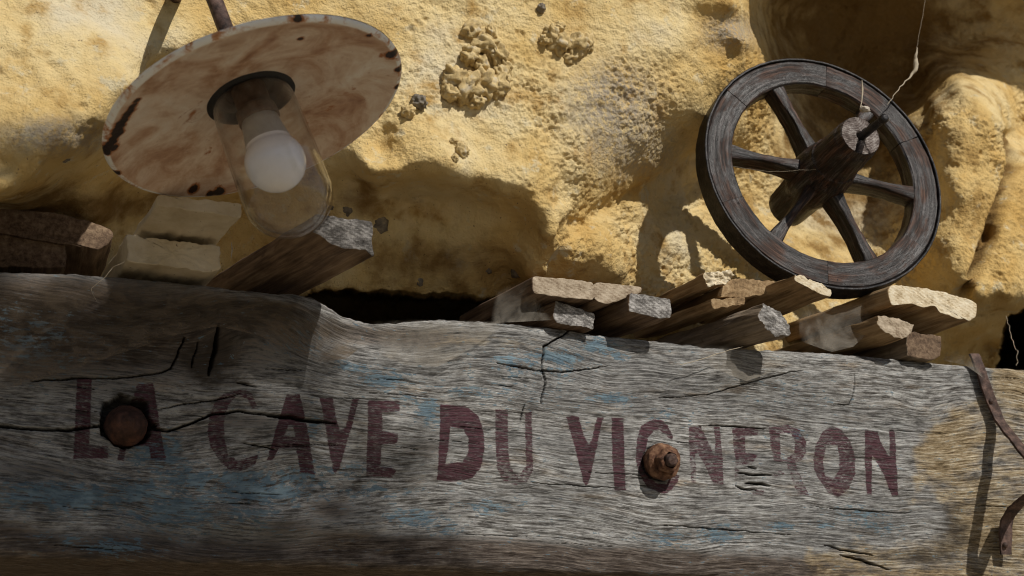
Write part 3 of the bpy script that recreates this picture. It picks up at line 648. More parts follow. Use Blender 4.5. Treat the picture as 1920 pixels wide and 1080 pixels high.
for (u, v, su, sv, a) in [(120, 932, 110, 22, .95), (260, 925, 60, 30, .8), (300, 850, 45, 28, .9), (360, 900, 60, 25, .8), (330, 955, 90, 35, .8), (480, 915, 100, 28, 1.0), (560, 895, 60, 18, .8), (440, 965, 90, 22, .6), (720, 712, 45, 14, .95), (660, 690, 30, 14, .6), (1120, 645, 40, 14, 1.0), (1050, 668, 60, 12, .95), (970, 678, 60, 10, .8), (1160, 665, 30, 10, .7), (1000, 690, 100, 18, .5),
    (805, 770, 24, 26, .85), (1150, 745, 50, 10, .8), (880, 735, 50, 12, .6), (760, 750, 40, 14, .5), (780, 970, 60, 16, .75), (920, 950, 60, 12, .6), (830, 990, 40, 12, .6), (1350, 1000, 45, 18, .8), (1250, 1010, 60, 16, .6), (1460, 987, 28, 8, .9), (1540, 985, 30, 8, .6), (1610, 965, 60, 14, .6), (1650, 990, 60, 16, .55), (210, 1025, 60, 12, .8), (120, 1010, 60, 10, .4), (590, 800, 14, 20, .6), (640, 880, 60, 18, .45), (700, 920, 90, 18, .45), (1250, 775, 60, 14, .4), (1500, 815, 18, 12, .7), (60, 640, 90, 40, .6), (560, 640, 40, 25, .5), (980, 740, 120, 25, .35), (1500, 740, 120, 30, .25)]:
    blue = np.maximum(blue, 0.92 * a * blob(u, v, su * 1.1, sv * 1.15))
brown = 0.85 * sstep(0.065, 0.012, db + 0.034 * fbm(PF * np.array([6, 1, 1], np.float32), 3, .6, 71)) + 0.75 * blob(620, 955, 55, 22) + 0.6 * blob(540, 985, 60, 14) + 0.9 * blob(900, 1025, 220, 22) + 0.7 * blob(1250, 1045, 200, 20) + 0.55 * blob(800, 840, 60, 22) + 0.7 * blob(760, 630, 160, 22) + 1.15 * blob(130, 610, 380, 95) + 0.5 * blob(470, 790, 90, 16) + 0.5 * blob(80, 880, 120, 20)  # brown wood, plus shade painted over the upper left
edge_l = [xz(*p) for p in [(1700, 960), (1725, 930), (1745, 915), (1768, 945), (1772, 990), (1740, 1003), (1690, 1005), (1660, 1010), (1600, 1002), (1560, 1022), (1500, 1030), (1480, 1200), (2600, 1200), (2600, 600), (1880, 600), (1850, 720), (1760, 800), (1700, 830)]]
nw = 0.030 * fbm(PF * 9, 4, .6, 81); nw2 = 0.030 * fbm(PF * 9, 4, .6, 84)
och_sd = poly_sdf(Xf + nw, Zf + nw2, edge_l)
ochre = 0.58 * sstep(-0.010, 0.022, och_sd) + 0.7 * blob(1775, 830, 60, 60) + 0.5 * blob(1870, 990, 80, 60) + 0.35 * blob(1900, 720, 60, 40) + 0.4 * blob(900, 640, 120, 20)
dirt_shade = 0.75 * blob(1790, 985, 55, 70) + 0.7 * blob(1720, 1040, 90, 30) + 0.5 * blob(1870, 940, 40, 60) + 0.55 * blob(1700, 720, 80, 16) + 0.6 * blob(400, 700, 60, 60) + 0.5 * blob(250, 790, 75, 60) + 0.45 * blob(1000, 760, 60, 20) + 0.35 * blob(1240, 760, 60, 15) + 0.5 * blob(1450, 720, 150, 22) + 0.8 * blob(470, 590, 140, 30) + 0.75 * blob(120, 600, 360, 80) + 0.35 * blob(1560, 790, 90, 14)  # dirt patches, with shade painted into the upper left
# close the section: underside, front, top
tb = np.linspace(1, 0, NE)[:-1] ** 1.6; tt2 = np.linspace(0, 1, NE)[1:] ** 1.6
low = Yf[0][None] + (DEP - Yf[0][None]) * tb[:, None]; hi_ = Yf[-1][None] + (DEP - Yf[-1][None]) * tt2[:, None]
Yall = np.concatenate([low, Yf, hi_]); Xall = np.broadcast_to(BX[None], Yall.shape)
Zall = np.concatenate([np.broadcast_to(ZB[None], low.shape), Zf, np.broadcast_to(ZT[None], hi_.shape)]).copy()
Vb = np.stack([Xall, Yall, Zall], -1).astype(np.float32)
Vb[NE - 1 + NF:, :, 2] += 0.004 * fbm(Vb[NE - 1 + NF:] * 25, 3, .6, 91); Vb[:NE - 1, :, 2] += 0.003 * fbm(Vb[:NE - 1] * 25, 3, .6, 92)
pad = lambda a, lo, hi: np.concatenate([np.full(low.shape, lo, np.float32), a.astype(np.float32), np.full(hi_.shape, hi, np.float32)])
gq = np.concatenate([Q[0][None] - (low - Yf[0][None]), Q, Q[-1][None] + (hi_ - Yf[-1][None])])
me = mesh_np('oak_beam', Vb.reshape(-1, 3), grid_quads(*Yall.shape))
attr_v(me, 'gco', np.stack([Xall, gq, gq * 0], -1))
for nm, a, lo, hi in (('letter', let, -1, -1), ('worn', worn, .3, .3), ('blue', blue, 0, 0), ('brown', brown, 1.2, 0.7), ('ochre', ochre, 0, 0.1), ('dirt_shade', dirt_shade, 0, 0.5), ('crack', crack, 0, 0)):
    attr_f(me, nm, pad(a, lo, hi))
beam = tag(link('oak_beam', me, M_BEAM), 'long weathered grey oak beam painted LA CAVE DU VIGNERON in maroon capitals', 'beam')

def beam_y(u, v):
    x, z = xz(u, v); i = int(np.argmin(abs(BX - x))); j = int(np.argmin(abs(Zf[:, i] - z)))
    return float(Yf[j, i])

def lathe(prof, seg=48, ax='-y'):                         # profile of (radius, height) turned about the local axis z
    prof = np.array(prof); th = np.linspace(0, 2 * np.pi, seg, endpoint=False)
    v = np.stack([prof[:, 0][:, None] * np.cos(th), prof[:, 0][:, None] * np.sin(th), np.broadcast_to(prof[:, 1][:, None], (len(prof), seg))], -1)
    return v, grid_quads(len(prof), seg, True)

def lathe_obj(name, prof, mat, parent, seg=48, mtx=None, jitter=0.0, seed=0, gco=False, smooth=True):
    v, qd = lathe(prof, seg)
    if jitter: v = v + jitter * np.stack([fbm(v * 55, 3, .6, seed), fbm(v * 55, 3, .6, seed + 5), fbm(v * 55, 3, .6, seed + 9)], -1)
    me = mesh_np(name, v.reshape(-1, 3), qd, smooth)
    if gco: attr_v(me, 'gco', v.reshape(-1, 3))
    o = link(name, me, mat, parent)
    if mtx is not None: o.matrix_basis = mtx
    return o

def fine(prof, n=6):                                       # subdivide a profile so that jitter has something to move
    out = []
    for a, b in zip(prof[:-1], prof[1:]):
        for k in range(n): out.append((a[0] + (b[0] - a[0]) * k / n, a[1] + (b[1] - a[1]) * k / n))
    return out + [prof[-1]]

OUT = Matrix(((1, 0, 0, 0), (0, 0, -1, 0), (0, 1, 0, 0), (0, 0, 0, 1)))      # local z points out of the wall
# left bolt: a domed head sunk in its hole
pl = P(236, 799, 0.006)
lb = lathe_obj('bolt', fine([(0.0001, 0.044), (0.008, 0.042), (0.018, 0.036), (0.027, 0.024), (0.032, 0.008), (0.033, -0.012), (0.028, -0.03)]), M_RUSTH, beam, 40, Matrix.Translation(Vector(pl)) @ OUT, 0.0035, 4)
lb['label'] = 'dark rusty domed bolt head sunk over the first A'
# right bolt: washer, nut and shank end
pr = P(1238, 866, -0.006)
wz = Matrix.Translation(Vector(pr)) @ Matrix.Rotation(R_(4), 4, 'X') @ OUT
rb = lathe_obj('bolt', fine([(0.0001, 0.050), (0.009, 0.049), (0.012, 0.045), (0.0125, 0.030), (0.0125, -0.03)]), M_RUSTD, beam, 32, wz, 0.0022, 14)
rb['label'] = 'rusty bolt with nut and washer through the letter G'
lathe_obj('washer', fine([(0.0115, 0.022), (0.027, 0.022), (0.0325, 0.018), (0.0335, 0.006), (0.029, -0.012)], 4), M_RUST, rb, 40, None, 0.0035, 24)
hexv = []; hx = np.linspace(0, 2 * np.pi, 72, endpoint=False)
hr = 0.0215 / np.maximum(np.cos((hx + 0.2) % (np.pi / 3) - np.pi / 6), 0.1) * 0.93
prof_h = [0.018, 0.024, 0.030, 0.036, 0.0395, 0.041]; sc_h = [1, 1, 1, 0.98, 0.9, 0.66]
hexv = np.array([[(r * s * math.cos(t), r * s * math.sin(t), z) for t, r in zip(hx, hr)] for z, s in zip(prof_h, sc_h)])
hexv = hexv + 0.0028 * np.stack([fbm(hexv * 60, 3, .6, 5), fbm(hexv * 60, 3, .6, 8), fbm(hexv * 60, 3, .6, 2)], -1)
link('nut', mesh_np('nut', hexv.reshape(-1, 3), grid_quads(6, 72, True)), M_RUST, rb)

# ------------------------------------------------------------------ timbers and stones wedged between beam and rock
def timber(name, poly, Yfr, length, side, end, label, cat, yaw=0.0, drop=0.0, taper=0.0, noise=0.0016, seed=1, group=None, endrough=0.0005, sidewob=1.0):
    pts = np.array([P(u, v, Yfr) for u, v in poly]); pts = pts[:, [0, 2]]
    if np.sum(pts[:, 0] * np.roll(pts[:, 1], -1) - np.roll(pts[:, 0], -1) * pts[:, 1]) < 0: pts = pts[::-1]
    # resample the outline, corners slightly worn
    per = np.r_[pts, pts[:1]]; seg = np.hypot(*np.diff(per, axis=0).T); s = np.r_[0, np.cumsum(seg)]
    NP = 96; ss = np.linspace(0, s[-1], NP, endpoint=False)
    o = np.stack([np.interp(ss, s, per[:, 0]), np.interp(ss, s, per[:, 1])], -1)
    sm = 0.5 * o + 0.25 * np.roll(o, 1, 0) + 0.25 * np.roll(o, -1, 0)
    cen = o.mean(0)
    NL = 34; tl = np.linspace(0, 1, NL) ** 1.7
    d = np.array([math.sin(yaw), math.cos(yaw), drop]); d /= np.linalg.norm(d)
    tang = np.roll(sm, -1, 0) - np.roll(sm, 1, 0); nor = np.stack([tang[:, 1], -tang[:, 0]], -1); nor /= np.linalg.norm(nor, axis=1, keepdims=True) + 1e-9
    V = []; G = []
    for t in tl:
        oo = cen + (sm - cen) * (1 - taper * t)
        L = t * length
        g = np.stack([oo[:, 0] + seed * .37, oo[:, 1] + seed * .71, np.full(NP, L)], -1)
        n = noise * (fbm(g * np.array([70, 70, 9]), 3, .6, seed) * 2.0 + 1.6 * sidewob * fbm(g * np.array([18, 18, 7]), 2, .6, seed + 3))
        oo = oo + nor * n[:, None]
        V.append(np.stack([oo[:, 0] + d[0] * L, np.full(NP, Yfr + d[1] * L), oo[:, 1] + d[2] * L], -1)); G.append(g)
    V = np.array(V); G = np.array(G)
    caps = []; gc = []
    NR = 12
    for k in range(NR + 1):
        f = k / NR
        oo = cen + (V[0][:, [0, 2]] - cen) * (1 - f)
        if k == 0: oo = cen + (V[0][:, [0, 2]] - cen) * 0.985
        g = np.stack([oo[:, 0] + seed * .37, oo[:, 1] + seed * .71, np.zeros(NP)], -1)
        y = Yfr - 0.0012 + endrough * (fbm(g * 90, 3, .65, seed + 7) * 2.2 + 1.5 * fbm(g * 25, 2, .6, seed + 8))
        caps.append(np.stack([oo[:, 0], y, oo[:, 1]], -1)); gc.append(g)
    caps = np.array(caps)[::-1]; gc = np.array(gc)[::-1]
    A = np.concatenate([caps, V]); GA_ = np.concatenate([gc, G])
    qd = grid_quads(len(A), NP, True)[:, ::-1]
    mi = (np.arange(len(qd)) // NP >= NR).astype(int)
    base = np.array([cen[0], Yfr + length * 0.4, A[..., 2].min()])
    me = mesh_np(name, (A - base).reshape(-1, 3), qd, True, 1 - mi)
    attr_v(me, 'gco', GA_.reshape(-1, 3))
    ob = link(name, me, [side, end]); ob.location = Vector(base)
    bpy_flat = me
    return tag(ob, label, cat, group)

WG = 'wood offcuts wedged along the beam top'
timber('plank', [(-260, 372), (0, 391), (100, 399), (160, 412), (216, 432), (212, 446), (190, 469), (120, 458), (0, 437), (-260, 408)], 0.17, 0.24, M_BROWN, M_BROWN, 'long brown plank at the far left edge, lying on a dark block', 'plank', 0.05, seed=2, group=WG)
timber('wood_block', [(-200, 413), (0, 438), (124, 456), (126, 503), (0, 500), (-200, 480)], 0.18, 0.26, M_BROWN, M_BROWN, 'dark wood block under the long plank at the far left edge', 'wood block', 0.0, seed=3, group=WG)
timber('stone_slab', [(297, 366), (380, 374), (452, 384), (451, 409), (380, 398), (293, 385)], -0.16, 0.34, M_STONE, M_STONE, 'pale stone slab behind the lamp glass with its flat underside showing', 'stone slab', -0.06, noise=0.0018, seed=4)
timber('stone_block', [(238, 440), (330, 452), (414, 462), (415, 504), (400, 510), (320, 500), (240, 490)], -0.035, 0.27, M_STONE, M_STONE, 'pale pitted stone block on the beam directly under the stone slab', 'stone block', -0.05, noise=0.0020, seed=5, endrough=0.0012)
timber('batten', [(588, 402), (640, 407), (698, 416), (700, 482), (690, 470), (650, 466), (618, 458), (600, 444), (585, 436)], -0.18, 0.46, M_BROWN, E_GREY, 'thick brown batten jutting far out beside the lamp glass with frosty grey end', 'batten', -0.20, seed=6, group=WG)
timber('plank', [(996, 518), (1060, 523), (1112, 529), (1113, 545), (1115, 529), (1204, 538), (1203, 550), (1141, 570), (1117, 566), (1115, 550), (1112, 564), (998, 551)], -0.035, 0.30, M_BROWN, E_TAN, 'wide sawn plank end with a vertical split, at the middle of the beam', 'plank', -0.10, seed=7, group=WG, noise=0.0009)
timber('wood_block', [(1041, 566), (1115, 588), (1111, 617), (1041, 606), (1037, 591)], -0.012, 0.24, M_BROWN, E_GREY, 'small dark block squeezed under the wide split plank', 'wood block', -0.14, seed=8, group=WG)
timber('wood_block', [(1178, 550), (1192, 551), (1256, 561), (1259, 590), (1256, 598), (1196, 590), (1179, 584)], -0.045, 0.28, M_BROWN, E_GREY, 'square blackened block end beside the wide split plank', 'wood block', -0.12, seed=9, group=WG)
timber('split_stick', [(1321, 513), (1345, 509), (1371, 507), (1379, 517), (1357, 532), (1325, 538)], 0.0, 0.30, M_TAN, E_PALE, 'split stick with crumbly pale end, top left of the wheel', 'stick', -0.05, noise=0.003, seed=10, group=WG, endrough=0.0035)
timber('plank', [(1356, 534), (1379, 521), (1452, 527), (1462, 548), (1400, 558), (1342, 557)], 0.035, 0.26, M_TAN, M_TAN, 'tan board end between the crumbly stick and the bright wedge', 'plank', -0.05, noise=0.002, seed=11, group=WG)
timber('split_stick', [(1330, 560), (1398, 557), (1396, 572), (1338, 578)], 0.01, 0.28, M_TAN, M_TAN, 'thin tan slat under the tan board', 'stick', -0.10, noise=0.002, seed=12, group=WG)
timber('log', [(1431, 570), (1457, 582), (1475, 602), (1482, 628), (1457, 632), (1433, 616), (1419, 592)], -0.075, 0.34, M_GREYW, E_GREY, 'rounded grey log end with torn bark resting on the beam', 'log', -0.16, noise=0.003, seed=13, group=WG, endrough=0.0015)
timber('wedge', [(1488, 516), (1497, 514), (1510, 521), (1513, 529), (1517, 523), (1545, 535), (1558, 546), (1556, 557), (1538, 552), (1510, 537), (1490, 526)], -0.06, 0.33, M_TAN, E_PALE, 'bright pale split wedge end directly below the wheel rim', 'wedge', -0.06, noise=0.002, seed=14, group=WG)
timber('plank', [(1664, 545), (1668, 534), (1690, 535), (1759, 546), (1833, 568), (1831, 592), (1820, 604), (1783, 594), (1762, 588), (1753, 575), (1728, 578), (1703, 566), (1684, 569), (1671, 572)], -0.045, 0.36, M_TAN, E_PALE, 'broad sunlit pale plank end with broken lower edge right of the wheel', 'plank', -0.06, noise=0.0018, seed=15, group=WG, endrough=0.0009)
timber('log', [(1645, 592), (1686, 598), (1713, 610), (1708, 626), (1693, 636), (1674, 632), (1655, 622), (1643, 606)], -0.05, 0.34, M_TAN, E_TAN, 'half round log end with mouldy patch under the broad pale plank', 'log', -0.10, noise=0.0025, seed=16, group=WG, endrough=0.001)
timber('wood_block', [(1700, 620), (1765, 631), (1763, 668), (1748, 676), (1700, 668)], -0.02, 0.28, M_GREYW, M_BROWN, 'brown block end on the beam beside the half round log', 'wood block', -0.06, seed=17, group=WG)

# ------------------------------------------------------------------ the wheel
WY = 0.045
wc = P(1547, 320, WY); vd = (wc - CAM) / np.linalg.norm(wc - CAM)
ir = rgt - vd * np.dot(rgt, vd); ir /= np.linalg.norm(ir); iu = np.cross(ir, vd)
tilt = R_(40.5); dr = (ir * 0.70 + iu * 0.714); dr /= np.linalg.norm(dr)
wn = -vd * math.cos(tilt) + dr * math.sin(tilt)
e1 = np.cross(np.array([0, 0, 1.0]), wn); e1 /= np.linalg.norm(e1); e2 = np.cross(wn, e1)
WR = 243.0 * depth_of(wc) / F_PX
wheel = empty('wooden_wheel', wc)
wheel.matrix_world = Matrix(((e1[0], e2[0], wn[0], wc[0]), (e1[1], e2[1], wn[1], wc[1]), (e1[2], e2[2], wn[2], wc[2]), (0, 0, 0, 1)))
tag(wheel, 'small dark wooden cart wheel with iron tyre standing on the wood offcuts', 'wheel')

def wang(u, v):
    d = ray(u, v); t = np.dot(wc - CAM, wn) / np.dot(d, wn); p = CAM + d * t - wc
    return math.atan2(np.dot(p, e2), np.dot(p, e1))
TH = 0.047
def arc_mesh(name, r0, r1, z0, z1, a0, a1, n, mat, parent, closed=False, jit=0.0008, seed=0, bev=0.003):
    ring = np.array([(r1, z0 + bev), (r1, z1 - bev), (r1 - bev, z1), ((r0 * 2 + r1) / 3, z1), ((r0 + r1 * 2) / 3, z1), (r0 + bev, z1), (r0, z1 - bev), (r0, (z0 + z1) / 2), (r0, z0 + bev), (r0 + bev, z0), (r1 - bev, z0)])
    th = np.linspace(a0, a1, n, endpoint=not closed)
    v = np.stack([ring[:, 0][None] * np.cos(th)[:, None], ring[:, 0][None] * np.sin(th)[:, None], np.broadcast_to(ring[:, 1][None], (n, len(ring)))], -1)
    g = np.stack([np.broadcast_to(ring[:, 0][None], (n, len(ring))) + seed * .3, np.broadcast_to(ring[:, 1][None], (n, len(ring))), np.broadcast_to((th * r1)[:, None], (n, len(ring)))], -1)
    v = v + jit * np.stack([fbm(v * 40, 3, .6, seed + k) for k in (1, 2, 3)], -1)
    k = len(ring)
    qd = grid_quads(n, k, True)
    if closed:
        qd = np.concatenate([qd, np.array([[(n - 1) * k + c, (n - 1) * k + (c + 1) % k, (c + 1) % k, c] for c in range(k)])])
        me = mesh_np(name, v.reshape(-1, 3), qd, False)
    else:
        fs = [tuple(x) for x in qd.tolist()] + [tuple(range(k))[::-1], tuple((n - 1) * k + i for i in range(k))]
        me = bpy.data.meshes.new(name); me.from_pydata(v.reshape(-1, 3).tolist(), [], fs)
    attr_v(me, 'gco', g.reshape(-1, 3))
    o = link(name, me, mat, parent)
    b_ = bmesh.new(); b_.from_mesh(me); bmesh.ops.recalc_face_normals(b_, faces=b_.faces); b_.to_mesh(me); b_.free()
    me.shade_smooth() if hasattr(me, 'shade_smooth') else None
    try: me.set_sharp_from_angle(angle=R_(35))
    except Exception: pass
    return o

joints = sorted(wang(*p) for p in [(1549, 120), (1381, 183), (1382, 371), (1552, 508), (1711, 449), (1711, 260)])
r_in = 0.775 * WR; r_out = 0.985 * WR
for k in range(6):
    a0 = joints[k]; a1 = joints[(k + 1) % 6] + (2 * math.pi if k == 5 else 0)
    gap = 0.0007 / WR
    arc_mesh('felloe', r_in, r_out - 0.001, -TH + 0.002, 0.0008 * math.sin(k * 2.3), a0 + gap, a1 - gap, 34, M_WHEEL, wheel, False, 0.0014, k + 1)
arc_mesh('iron_tyre', r_out, WR + 0.001, -TH - 0.001, 0.0025, 0, 2 * math.pi, 120, M_IRON, wheel, True, 0.0012, 9, 0.0012)
sp_ang = [wang(*p) for p in [(1464, 168), (1388, 284), (1462, 436), (1632, 476), (1706, 357)]]
sp_ang.append(sp_ang[2] + math.pi)
HUB = 0.050
zs = -0.024
for k, a in enumerate(sp_ang):
    n = 22; r = np.linspace(HUB - 0.012, r_in + 0.004, n); t = np.linspace(0, 1, n)
    wd = 0.0085 + 0.0095 * (np.abs(t * 2 - 1)) ** 1.5; hd = 0.023 + 0.008 * (1 - t) ** 1.3
    m = 24; ph = np.linspace(0, 2 * np.pi, m, endpoint=False)
    cs, sn = np.sign(np.cos(ph)) * np.abs(np.cos(ph)) ** 0.3, np.sign(np.sin(ph)) * np.abs(np.sin(ph)) ** 0.3
    lat = wd[:, None] * cs[None]; zz = zs + hd[:, None] * sn[None] * 0.9; rr = np.broadcast_to(r[:, None], lat.shape)
    v = np.stack([rr * math.cos(a) - lat * math.sin(a), rr * math.sin(a) + lat * math.cos(a), zz], -1)
    v = v + 0.0016 * np.stack([fbm(v * 45, 3, .6, k + q_) for q_ in (1, 4, 7)], -1)
    me = mesh_np('spoke', v.reshape(-1, 3), grid_quads(n, m, True)); attr_v(me, 'gco', np.stack([lat + k, zz, rr], -1).reshape(-1, 3))
    link('spoke', me, M_WHEEL, wheel)
# hub with its cracked end
HF = 0.150
prof = fine([(0.040, -0.175), (0.045, -0.172), (0.049, -0.09), (0.058, -0.06), (0.062, -0.03), (0.060, 0.012), (0.0535, 0.036), (0.0535, 0.044), (0.0505, 0.047), (0.0485, 0.07), (0.046, HF - 0.022), (0.0445, HF - 0.020), (0.0435, HF - 0.003), (0.0415, HF)], 5)
hub = lathe_obj('hub', prof, M_WHEEL, wheel, 64, None, 0.0014, 3, True)
nr, nth = 26, 120
rr = np.linspace(0.0005, 0.0416, nr); th = np.linspace(0, 2 * np.pi, nth, endpoint=False)
ex = rr[:, None] * np.cos(th); ey = rr[:, None] * np.sin(th); ez = np.full(ex.shape, HF) + 0.0012 * fbm(np.stack([ex, ey, ex * 0], -1) * 90, 3, .6, 3)
for aa, wdt, dp in ((wang(1620, 245) , .0016, .02), (wang(1500, 480), .0022, .03), (wang(1660, 560), .0014, .02), (wang(1700, 200), .006, .03)):
    al = np.cos(aa) * ex + np.sin(aa) * ey; pe = -np.sin(aa) * ex + np.cos(aa) * ey
    ez = ez - dp * ((np.abs(pe + 0.0012 * np.sin(al * 300)) < wdt) & (al > 0))
ez = np.where(np.hypot(ex, ey) < 0.010, HF - 0.03, ez)
me = mesh_np('hub_end', np.stack([ex, ey, ez], -1).reshape(-1, 3), grid_quads(nr, nth, True)); attr_v(me, 'gco', np.stack([ex, ey, ex * 0], -1).reshape(-1, 3))
link('hub_end', me, M_WHEEL_END, hub)
pin_v, pin_q = lathe(fine([(0.0001, -0.03), (0.0085, -0.03), (0.0080, 0.062), (0.0095, 0.066), (0.0095, 0.074), (0.006, 0.078), (0.0001, 0.079)], 3), 12)
o = link('axle_pin', mesh_np('axle_pin', pin_v.reshape(-1, 3), pin_q), M_IRON, wheel)
o.matrix_basis = Matrix.Translation((0.004, 0.0, HF)) @ Matrix.Rotation(R_(6), 4, 'Y')

# ------------------------------------------------------------------ the lamp
lc = P(484, 218, -0.33); vd = (lc - CAM) / np.linalg.norm(lc - CAM)
ir = rgt - vd * np.dot(rgt, vd); ir /= np.linalg.norm(ir); iu = np.cross(ir, vd)
tl_ = R_(60.0); dr = ir * 0.33 - iu * 0.944
la = -vd * math.cos(tl_) + dr * math.sin(tl_)
l1 = np.cross(la, vd); l1 /= np.linalg.norm(l1); l2 = np.cross(la, l1)
LR = 288.0 * depth_of(lc) / F_PX
lamp = empty('wall_lamp', lc)
lamp.matrix_world = Matrix(((l1[0], l2[0], la[0], lc[0]), (l1[1], l2[1], la[1], lc[1]), (l1[2], l2[2], la[2], lc[2]), (0, 0, 0, 1)))
tag(lamp, 'old enamel plate lamp with bare white bulb in a glass jar on a rusty pipe', 'lamp')
def lloc(u, v, h=0.0):                                    # local point of the lamp's plane at height h on a sight line
    d = ray(u, v); t = (np.dot(lc - CAM, la) + h) / np.dot(d, la); p = CAM + d * t - lc
    return np.array([np.dot(p, l1), np.dot(p, l2), h])
under_p = [(0.235, -0.150), (0.35, -0.135), (0.55, -0.105), (0.75, -0.068), (0.87, -0.036), (0.94, -0.014), (0.965, -0.008), (0.98, -0.010), (0.994, -0.020), (1.003, -0.034), (1.0, -0.044)]
over_p = [(0.985, -0.046), (0.945, -0.046), (0.88, -0.056), (0.75, -0.082), (0.55, -0.119), (0.35, -0.150), (0.26, -0.175), (0.16, -0.19), (0.15, -0.30), (0.001, -0.31)]
pu = [(a * LR, b * LR) for a, b in under_p]; po = [(a * LR, b * LR) for a, b in over_p]
v, qd = lathe(fine(pu, 7), 256); ph = np.arctan2(v[..., 1], v[..., 0]); rr = np.hypot(v[..., 0], v[..., 1])
v[..., 2] += 0.0016 * np.sin(2 * ph + 0.6) * (rr / LR) ** 2 + 0.0008 * fbm(v * 30, 2, .6, 3)
chip = np.zeros(rr.shape)
for (u, vv, s) in [(204, 280, 11), (209, 271, 12), (214, 262, 13), (220, 253, 13), (226, 244, 13), (232, 235, 13), (238, 226, 12), (245, 217, 11), (252, 207, 10), (259, 198, 8), (228, 256, 10), (216, 282, 8), (199, 290, 10), (735, 104, 13), (748, 130, 9), (364, 360, 13), (412, 362, 12), (570, 91, 7), (220, 325, 8), (745, 165, 7), (395, 365, 8), (692, 68, 6), (560, 40, 6)]:
    p = lloc(u, vv); chip = np.maximum(chip, np.exp(-((v[..., 0] - p[0]) ** 2 + (v[..., 1] - p[1]) ** 2) / (s * PXM * 0.9) ** 2))
chip += 0.10 * sstep(0.62, 0.30, rr / LR) * (0.7 + pnoise(v * 9, 17))
chip += 0.20 * sstep(0.955, 1.0, rr / LR) * (0.6 + pnoise(v * 40, 7))
for (u, vv, a, s) in [(650, 190, .34, 30), (590, 215, .34, 26), (575, 235, .3, 18), (385, 290, .34, 16), (360, 230, .25, 30), (300, 300, .22, 22), (600, 140, .2, 40)]:
    p = lloc(u, vv, -0.02); chip += a * 0.55 * np.exp(-((v[..., 0] - p[0]) ** 2 + (v[..., 1] - p[1]) ** 2) / (s * PXM) ** 2)
me = mesh_np('shade', v.reshape(-1, 3), qd); attr_f(me, 'chip', chip); attr_f(me, 'lip', sstep(0.955, 0.978, rr / LR))
shade = link('shade', me, enamel_material(), lamp)
lathe_obj('shade_back', fine([pu[-1]] + po, 3), rust_material('blue_black_enamel', (0.012, 0.014, 0.017), (0.025, 0.028, 0.034), (0.06, 0.055, 0.05), 0.0, 0.35), shade, 128)
# gasket ring, socket, bulb and glass
lathe_obj('gasket', [(0.30 * LR, -0.142 * LR), (0.275 * LR, -0.128 * LR), (0.25 * LR, -0.125 * LR), (0.235 * LR, -0.14 * LR), (0.22 * LR, -0.20 * LR), (0.10 * LR, -0.22 * LR), (0.001, -0.22 * LR)], plain('black_rubber', (0.018, 0.017, 0.017), 0.5), lamp, 64)
M_SOCK = rust_material('brown_bakelite', (0.035, 0.020, 0.013), (0.085, 0.05, 0.033), (0.15, 0.10, 0.07), 0.0, 0.45)
lathe_obj('socket', fine([(0.115 * LR, -0.22 * LR), (0.115 * LR, -0.06 * LR), (0.122 * LR, -0.055 * LR), (0.135 * LR, -0.045 * LR), (0.138 * LR, 0.03 * LR), (0.130 * LR, 0.04 * LR), (0.10 * LR, 0.045 * LR)], 3), M_SOCK, lamp, 48, None, 0.0004, 2)
bulb = lathe_obj('bulb', [(0.10 * LR, 0.03 * LR), (0.125 * LR, 0.04 * LR), (0.13 * LR, 0.09 * LR), (0.143 * LR, 0.17 * LR), (0.152 * LR, 0.215 * LR)], plain('grey_bulb_collar', (0.40, 0.38, 0.36), 0.4), lamp, 48)
gz = 0.36 * LR; gr = 0.197 * LR
globe = [(0.1525 * LR, 0.2155 * LR)] + [(gr * math.sin(t), gz - gr * math.cos(t)) for t in np.linspace(0.90, math.pi - 0.002, 30)]
mb = Mat('frosted_white_bulb'); mb.done((0.90, 0.88, 0.91), 0.14, spec=0.6)
mb.b.inputs['Subsurface Weight'].default_value = 0.15; mb.b.inputs['Subsurface Radius'].default_value = (0.01, 0.01, 0.01)
lathe_obj('globe', globe, mb.m, bulb, 64)
ga = 0.288 * LR; gl_end = 0.62 * LR
gprof = [(0.268 * LR, -0.13 * LR), (0.272 * LR, -0.10 * LR), (0.280 * LR, 0.10 * LR), (ga, 0.35 * LR), (ga, gl_end)] + [(ga * math.cos(t), gl_end + ga * 0.92 * math.sin(t)) for t in np.linspace(0.05, math.pi / 2 - 0.004, 22)]
gin = [(max(a - 0.0028, 0.00005), b - (0.0035 if b > gl_end else 0)) for a, b in gprof[::-1]]
GLASS = glass_material(); jar = lathe_obj('glass_jar', gprof, GLASS, lamp, 72)
lathe_obj('inner_wall', [(max(a * 0.955, 0.00005), b * 0.985 - 0.004 if b > 0 else b) for a, b in gprof], GLASS, jar, 72)
# rusty pipe: straight up from the plate, then back into the cliff
def tube(name, pts, rad, mat, parent=None, seg=14, gco=False):
    pts = np.array(pts, float); n = len(pts); rad = np.broadcast_to(np.asarray(rad, float), (n,))
    tg = np.gradient(pts, axis=0); tg /= np.linalg.norm(tg, axis=1, keepdims=True) + 1e-12
    a = np.array([0.31, 0.77, 0.55]); rings = []
    for k in range(n):
        b = np.cross(tg[k], a); b /= np.linalg.norm(b) + 1e-12; a2 = np.cross(b, tg[k]); a = a2
        th = np.linspace(0, 2 * np.pi, seg, endpoint=False)
        rings.append(pts[k] + rad[k] * (np.cos(th)[:, None] * a2 + np.sin(th)[:, None] * b))
    V = np.array(rings)
    base = pts[0]
    if parent is None: V = V - base
    me = mesh_np(name, V.reshape(-1, 3), grid_quads(n, seg, True))
    o = link(name, me, mat, parent)
    if parent is None: o.location = Vector(base)
    return o
